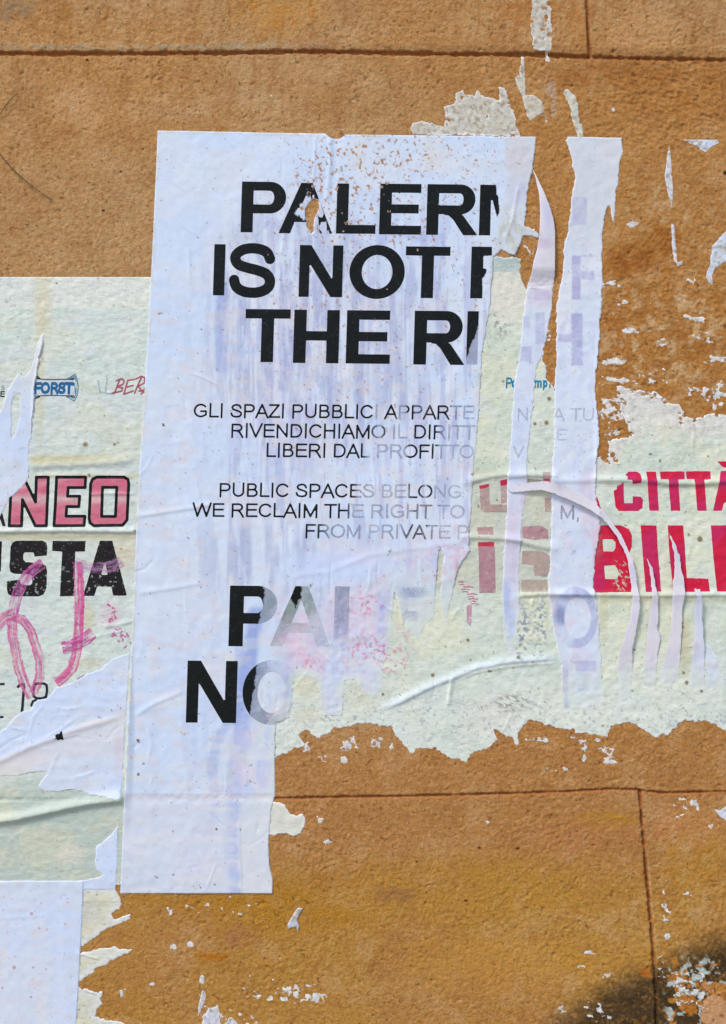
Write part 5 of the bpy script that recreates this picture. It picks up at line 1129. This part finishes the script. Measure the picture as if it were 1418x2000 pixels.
stroke(left_poster, [(126, 750), (145, 751.5)], 4.4, BLU, 1, 'badge_line', off=.1, parent=badge, wear=0)
RDD = lambda u, v: mix((182, 104, 118), (170, 92, 108), fbm(u, v, 6, 6, 2, 943))
for pts in [[(234, 742), (224, 768)], [(228, 744), (238, 740), (243, 744), (240, 751), (229, 756)], [(229, 756), (240, 758), (238, 764), (220, 768)], [(263, 741), (250, 743), (242, 770), (260, 764)], [(248, 756), (260, 753)],
            [(276, 738), (263, 768)], [(266, 740), (276, 735), (283, 738), (282, 748), (268, 756)], [(270, 755), (286, 772)], [(288, 752), (276, 770)], [(272, 764), (288, 762)]]:
    stroke(left_poster, pts, 3.4, RDD, .9, 'letter', butt=False, step=.9, wear=.1)
stroke(left_poster, [(210, 738), (206, 768), (222, 770)], 3, GB, .28, 'letter'); stroke(left_poster, [(192, 742), (196, 768), (204, 766)], 3, GB, .22, 'letter')
small_letter(left_poster, 'E', 0.5, 775, 10.5, None, lambda u, v: 1.0, DK, hw=.13, sl=0, sxk=.9, wear=0)
small_letter(left_poster, 'S', 2, 762, 9, None, lambda u, v: .5, GB, hw=.1, sl=0, sxk=.9, wear=0)

# black arrowhead of ink on the white torn sheet
wb = [o for o in bpy.data.objects if o.get('label', '').startswith('wide white sheet')][0]
sB = Sheet(); 
i0 = int((-100 - U0) // ST); sB.u, sB.v = GU[720:, :240], GV[720:, :240]; sB.h = TOP[720:, :240]; sB.f = np.full(sB.u.shape, 50.); sB.o = wb
printed('ink_mark', sB, (100, 1424, 130, 1450), lambda u, v: polysd(u, v, [(103, 1444), (110, 1441), (108, 1436), (112, 1433), (116, 1433), (120, 1427), (122, 1430), (125, 1445), (118, 1444), (114, 1446), (111, 1443)])[0], 1.0)

# ------------------------------------------------------------------ bristles on the plaster at the left
def bristle(pts, label):
    n = 24; P = []
    for i in range(n + 1):
        t = i / n; (a, b), (c, d), (e_, f_) = pts
        P.append(((1 - t) ** 2 * a + 2 * t * (1 - t) * c + t * t * e_, (1 - t) ** 2 * b + 2 * t * (1 - t) * d + t * t * f_, t))
    vs, fs = [], []
    for k, (x, y, t) in enumerate(P):
        r = .42 * (1 - .55 * abs(t - .4)) ; c = world(np.array(x), np.array(y), np.array(1.3 + 1.6 * math.sin(t * math.pi)))
        x2, y2, _ = P[min(k + 1, n)]; x1, y1, _ = P[max(k - 1, 0)]
        dx, dy = x2 - x1, y2 - y1; L = math.hypot(dx, dy); nx, nz = dy / L, dx / L
        for j in range(6):
            a = j * math.pi / 3; vs.append((c[0] + r * .001 * math.cos(a) * nx, c[1] + r * .001 * math.sin(a), c[2] + r * .001 * math.cos(a) * nz))
        if k:
            for j in range(6): fs.append(((k - 1) * 6 + j, (k - 1) * 6 + (j + 1) % 6, k * 6 + (j + 1) % 6, k * 6 + j))
    me = bpy.data.meshes.new('bristle'); me.from_pydata(vs, [], fs); me.polygons.foreach_set('use_smooth', [True] * len(fs)); me.update(); me.materials.append(M_BR)
    o = bpy.data.objects.new('bristle', me); C.collection.objects.link(o); tag(o, label, 'bristle', 'dark bristles stuck to the plaster at the left edge')
M_BR = plain('dark_bristle', (.06, .035, .018), .5, 200)
bristle([(35, 183), (16, 200), (-6, 236)], 'short dark bristle on the ochre plaster at the left edge, upper of the two')
bristle([(-4, 296), (40, 354), (103, 391)], 'long curved dark bristle on the ochre plaster left of the poster top')
print('tris', sum(len(o.data.polygons) * 2 for o in bpy.data.objects if o.type == 'MESH'))
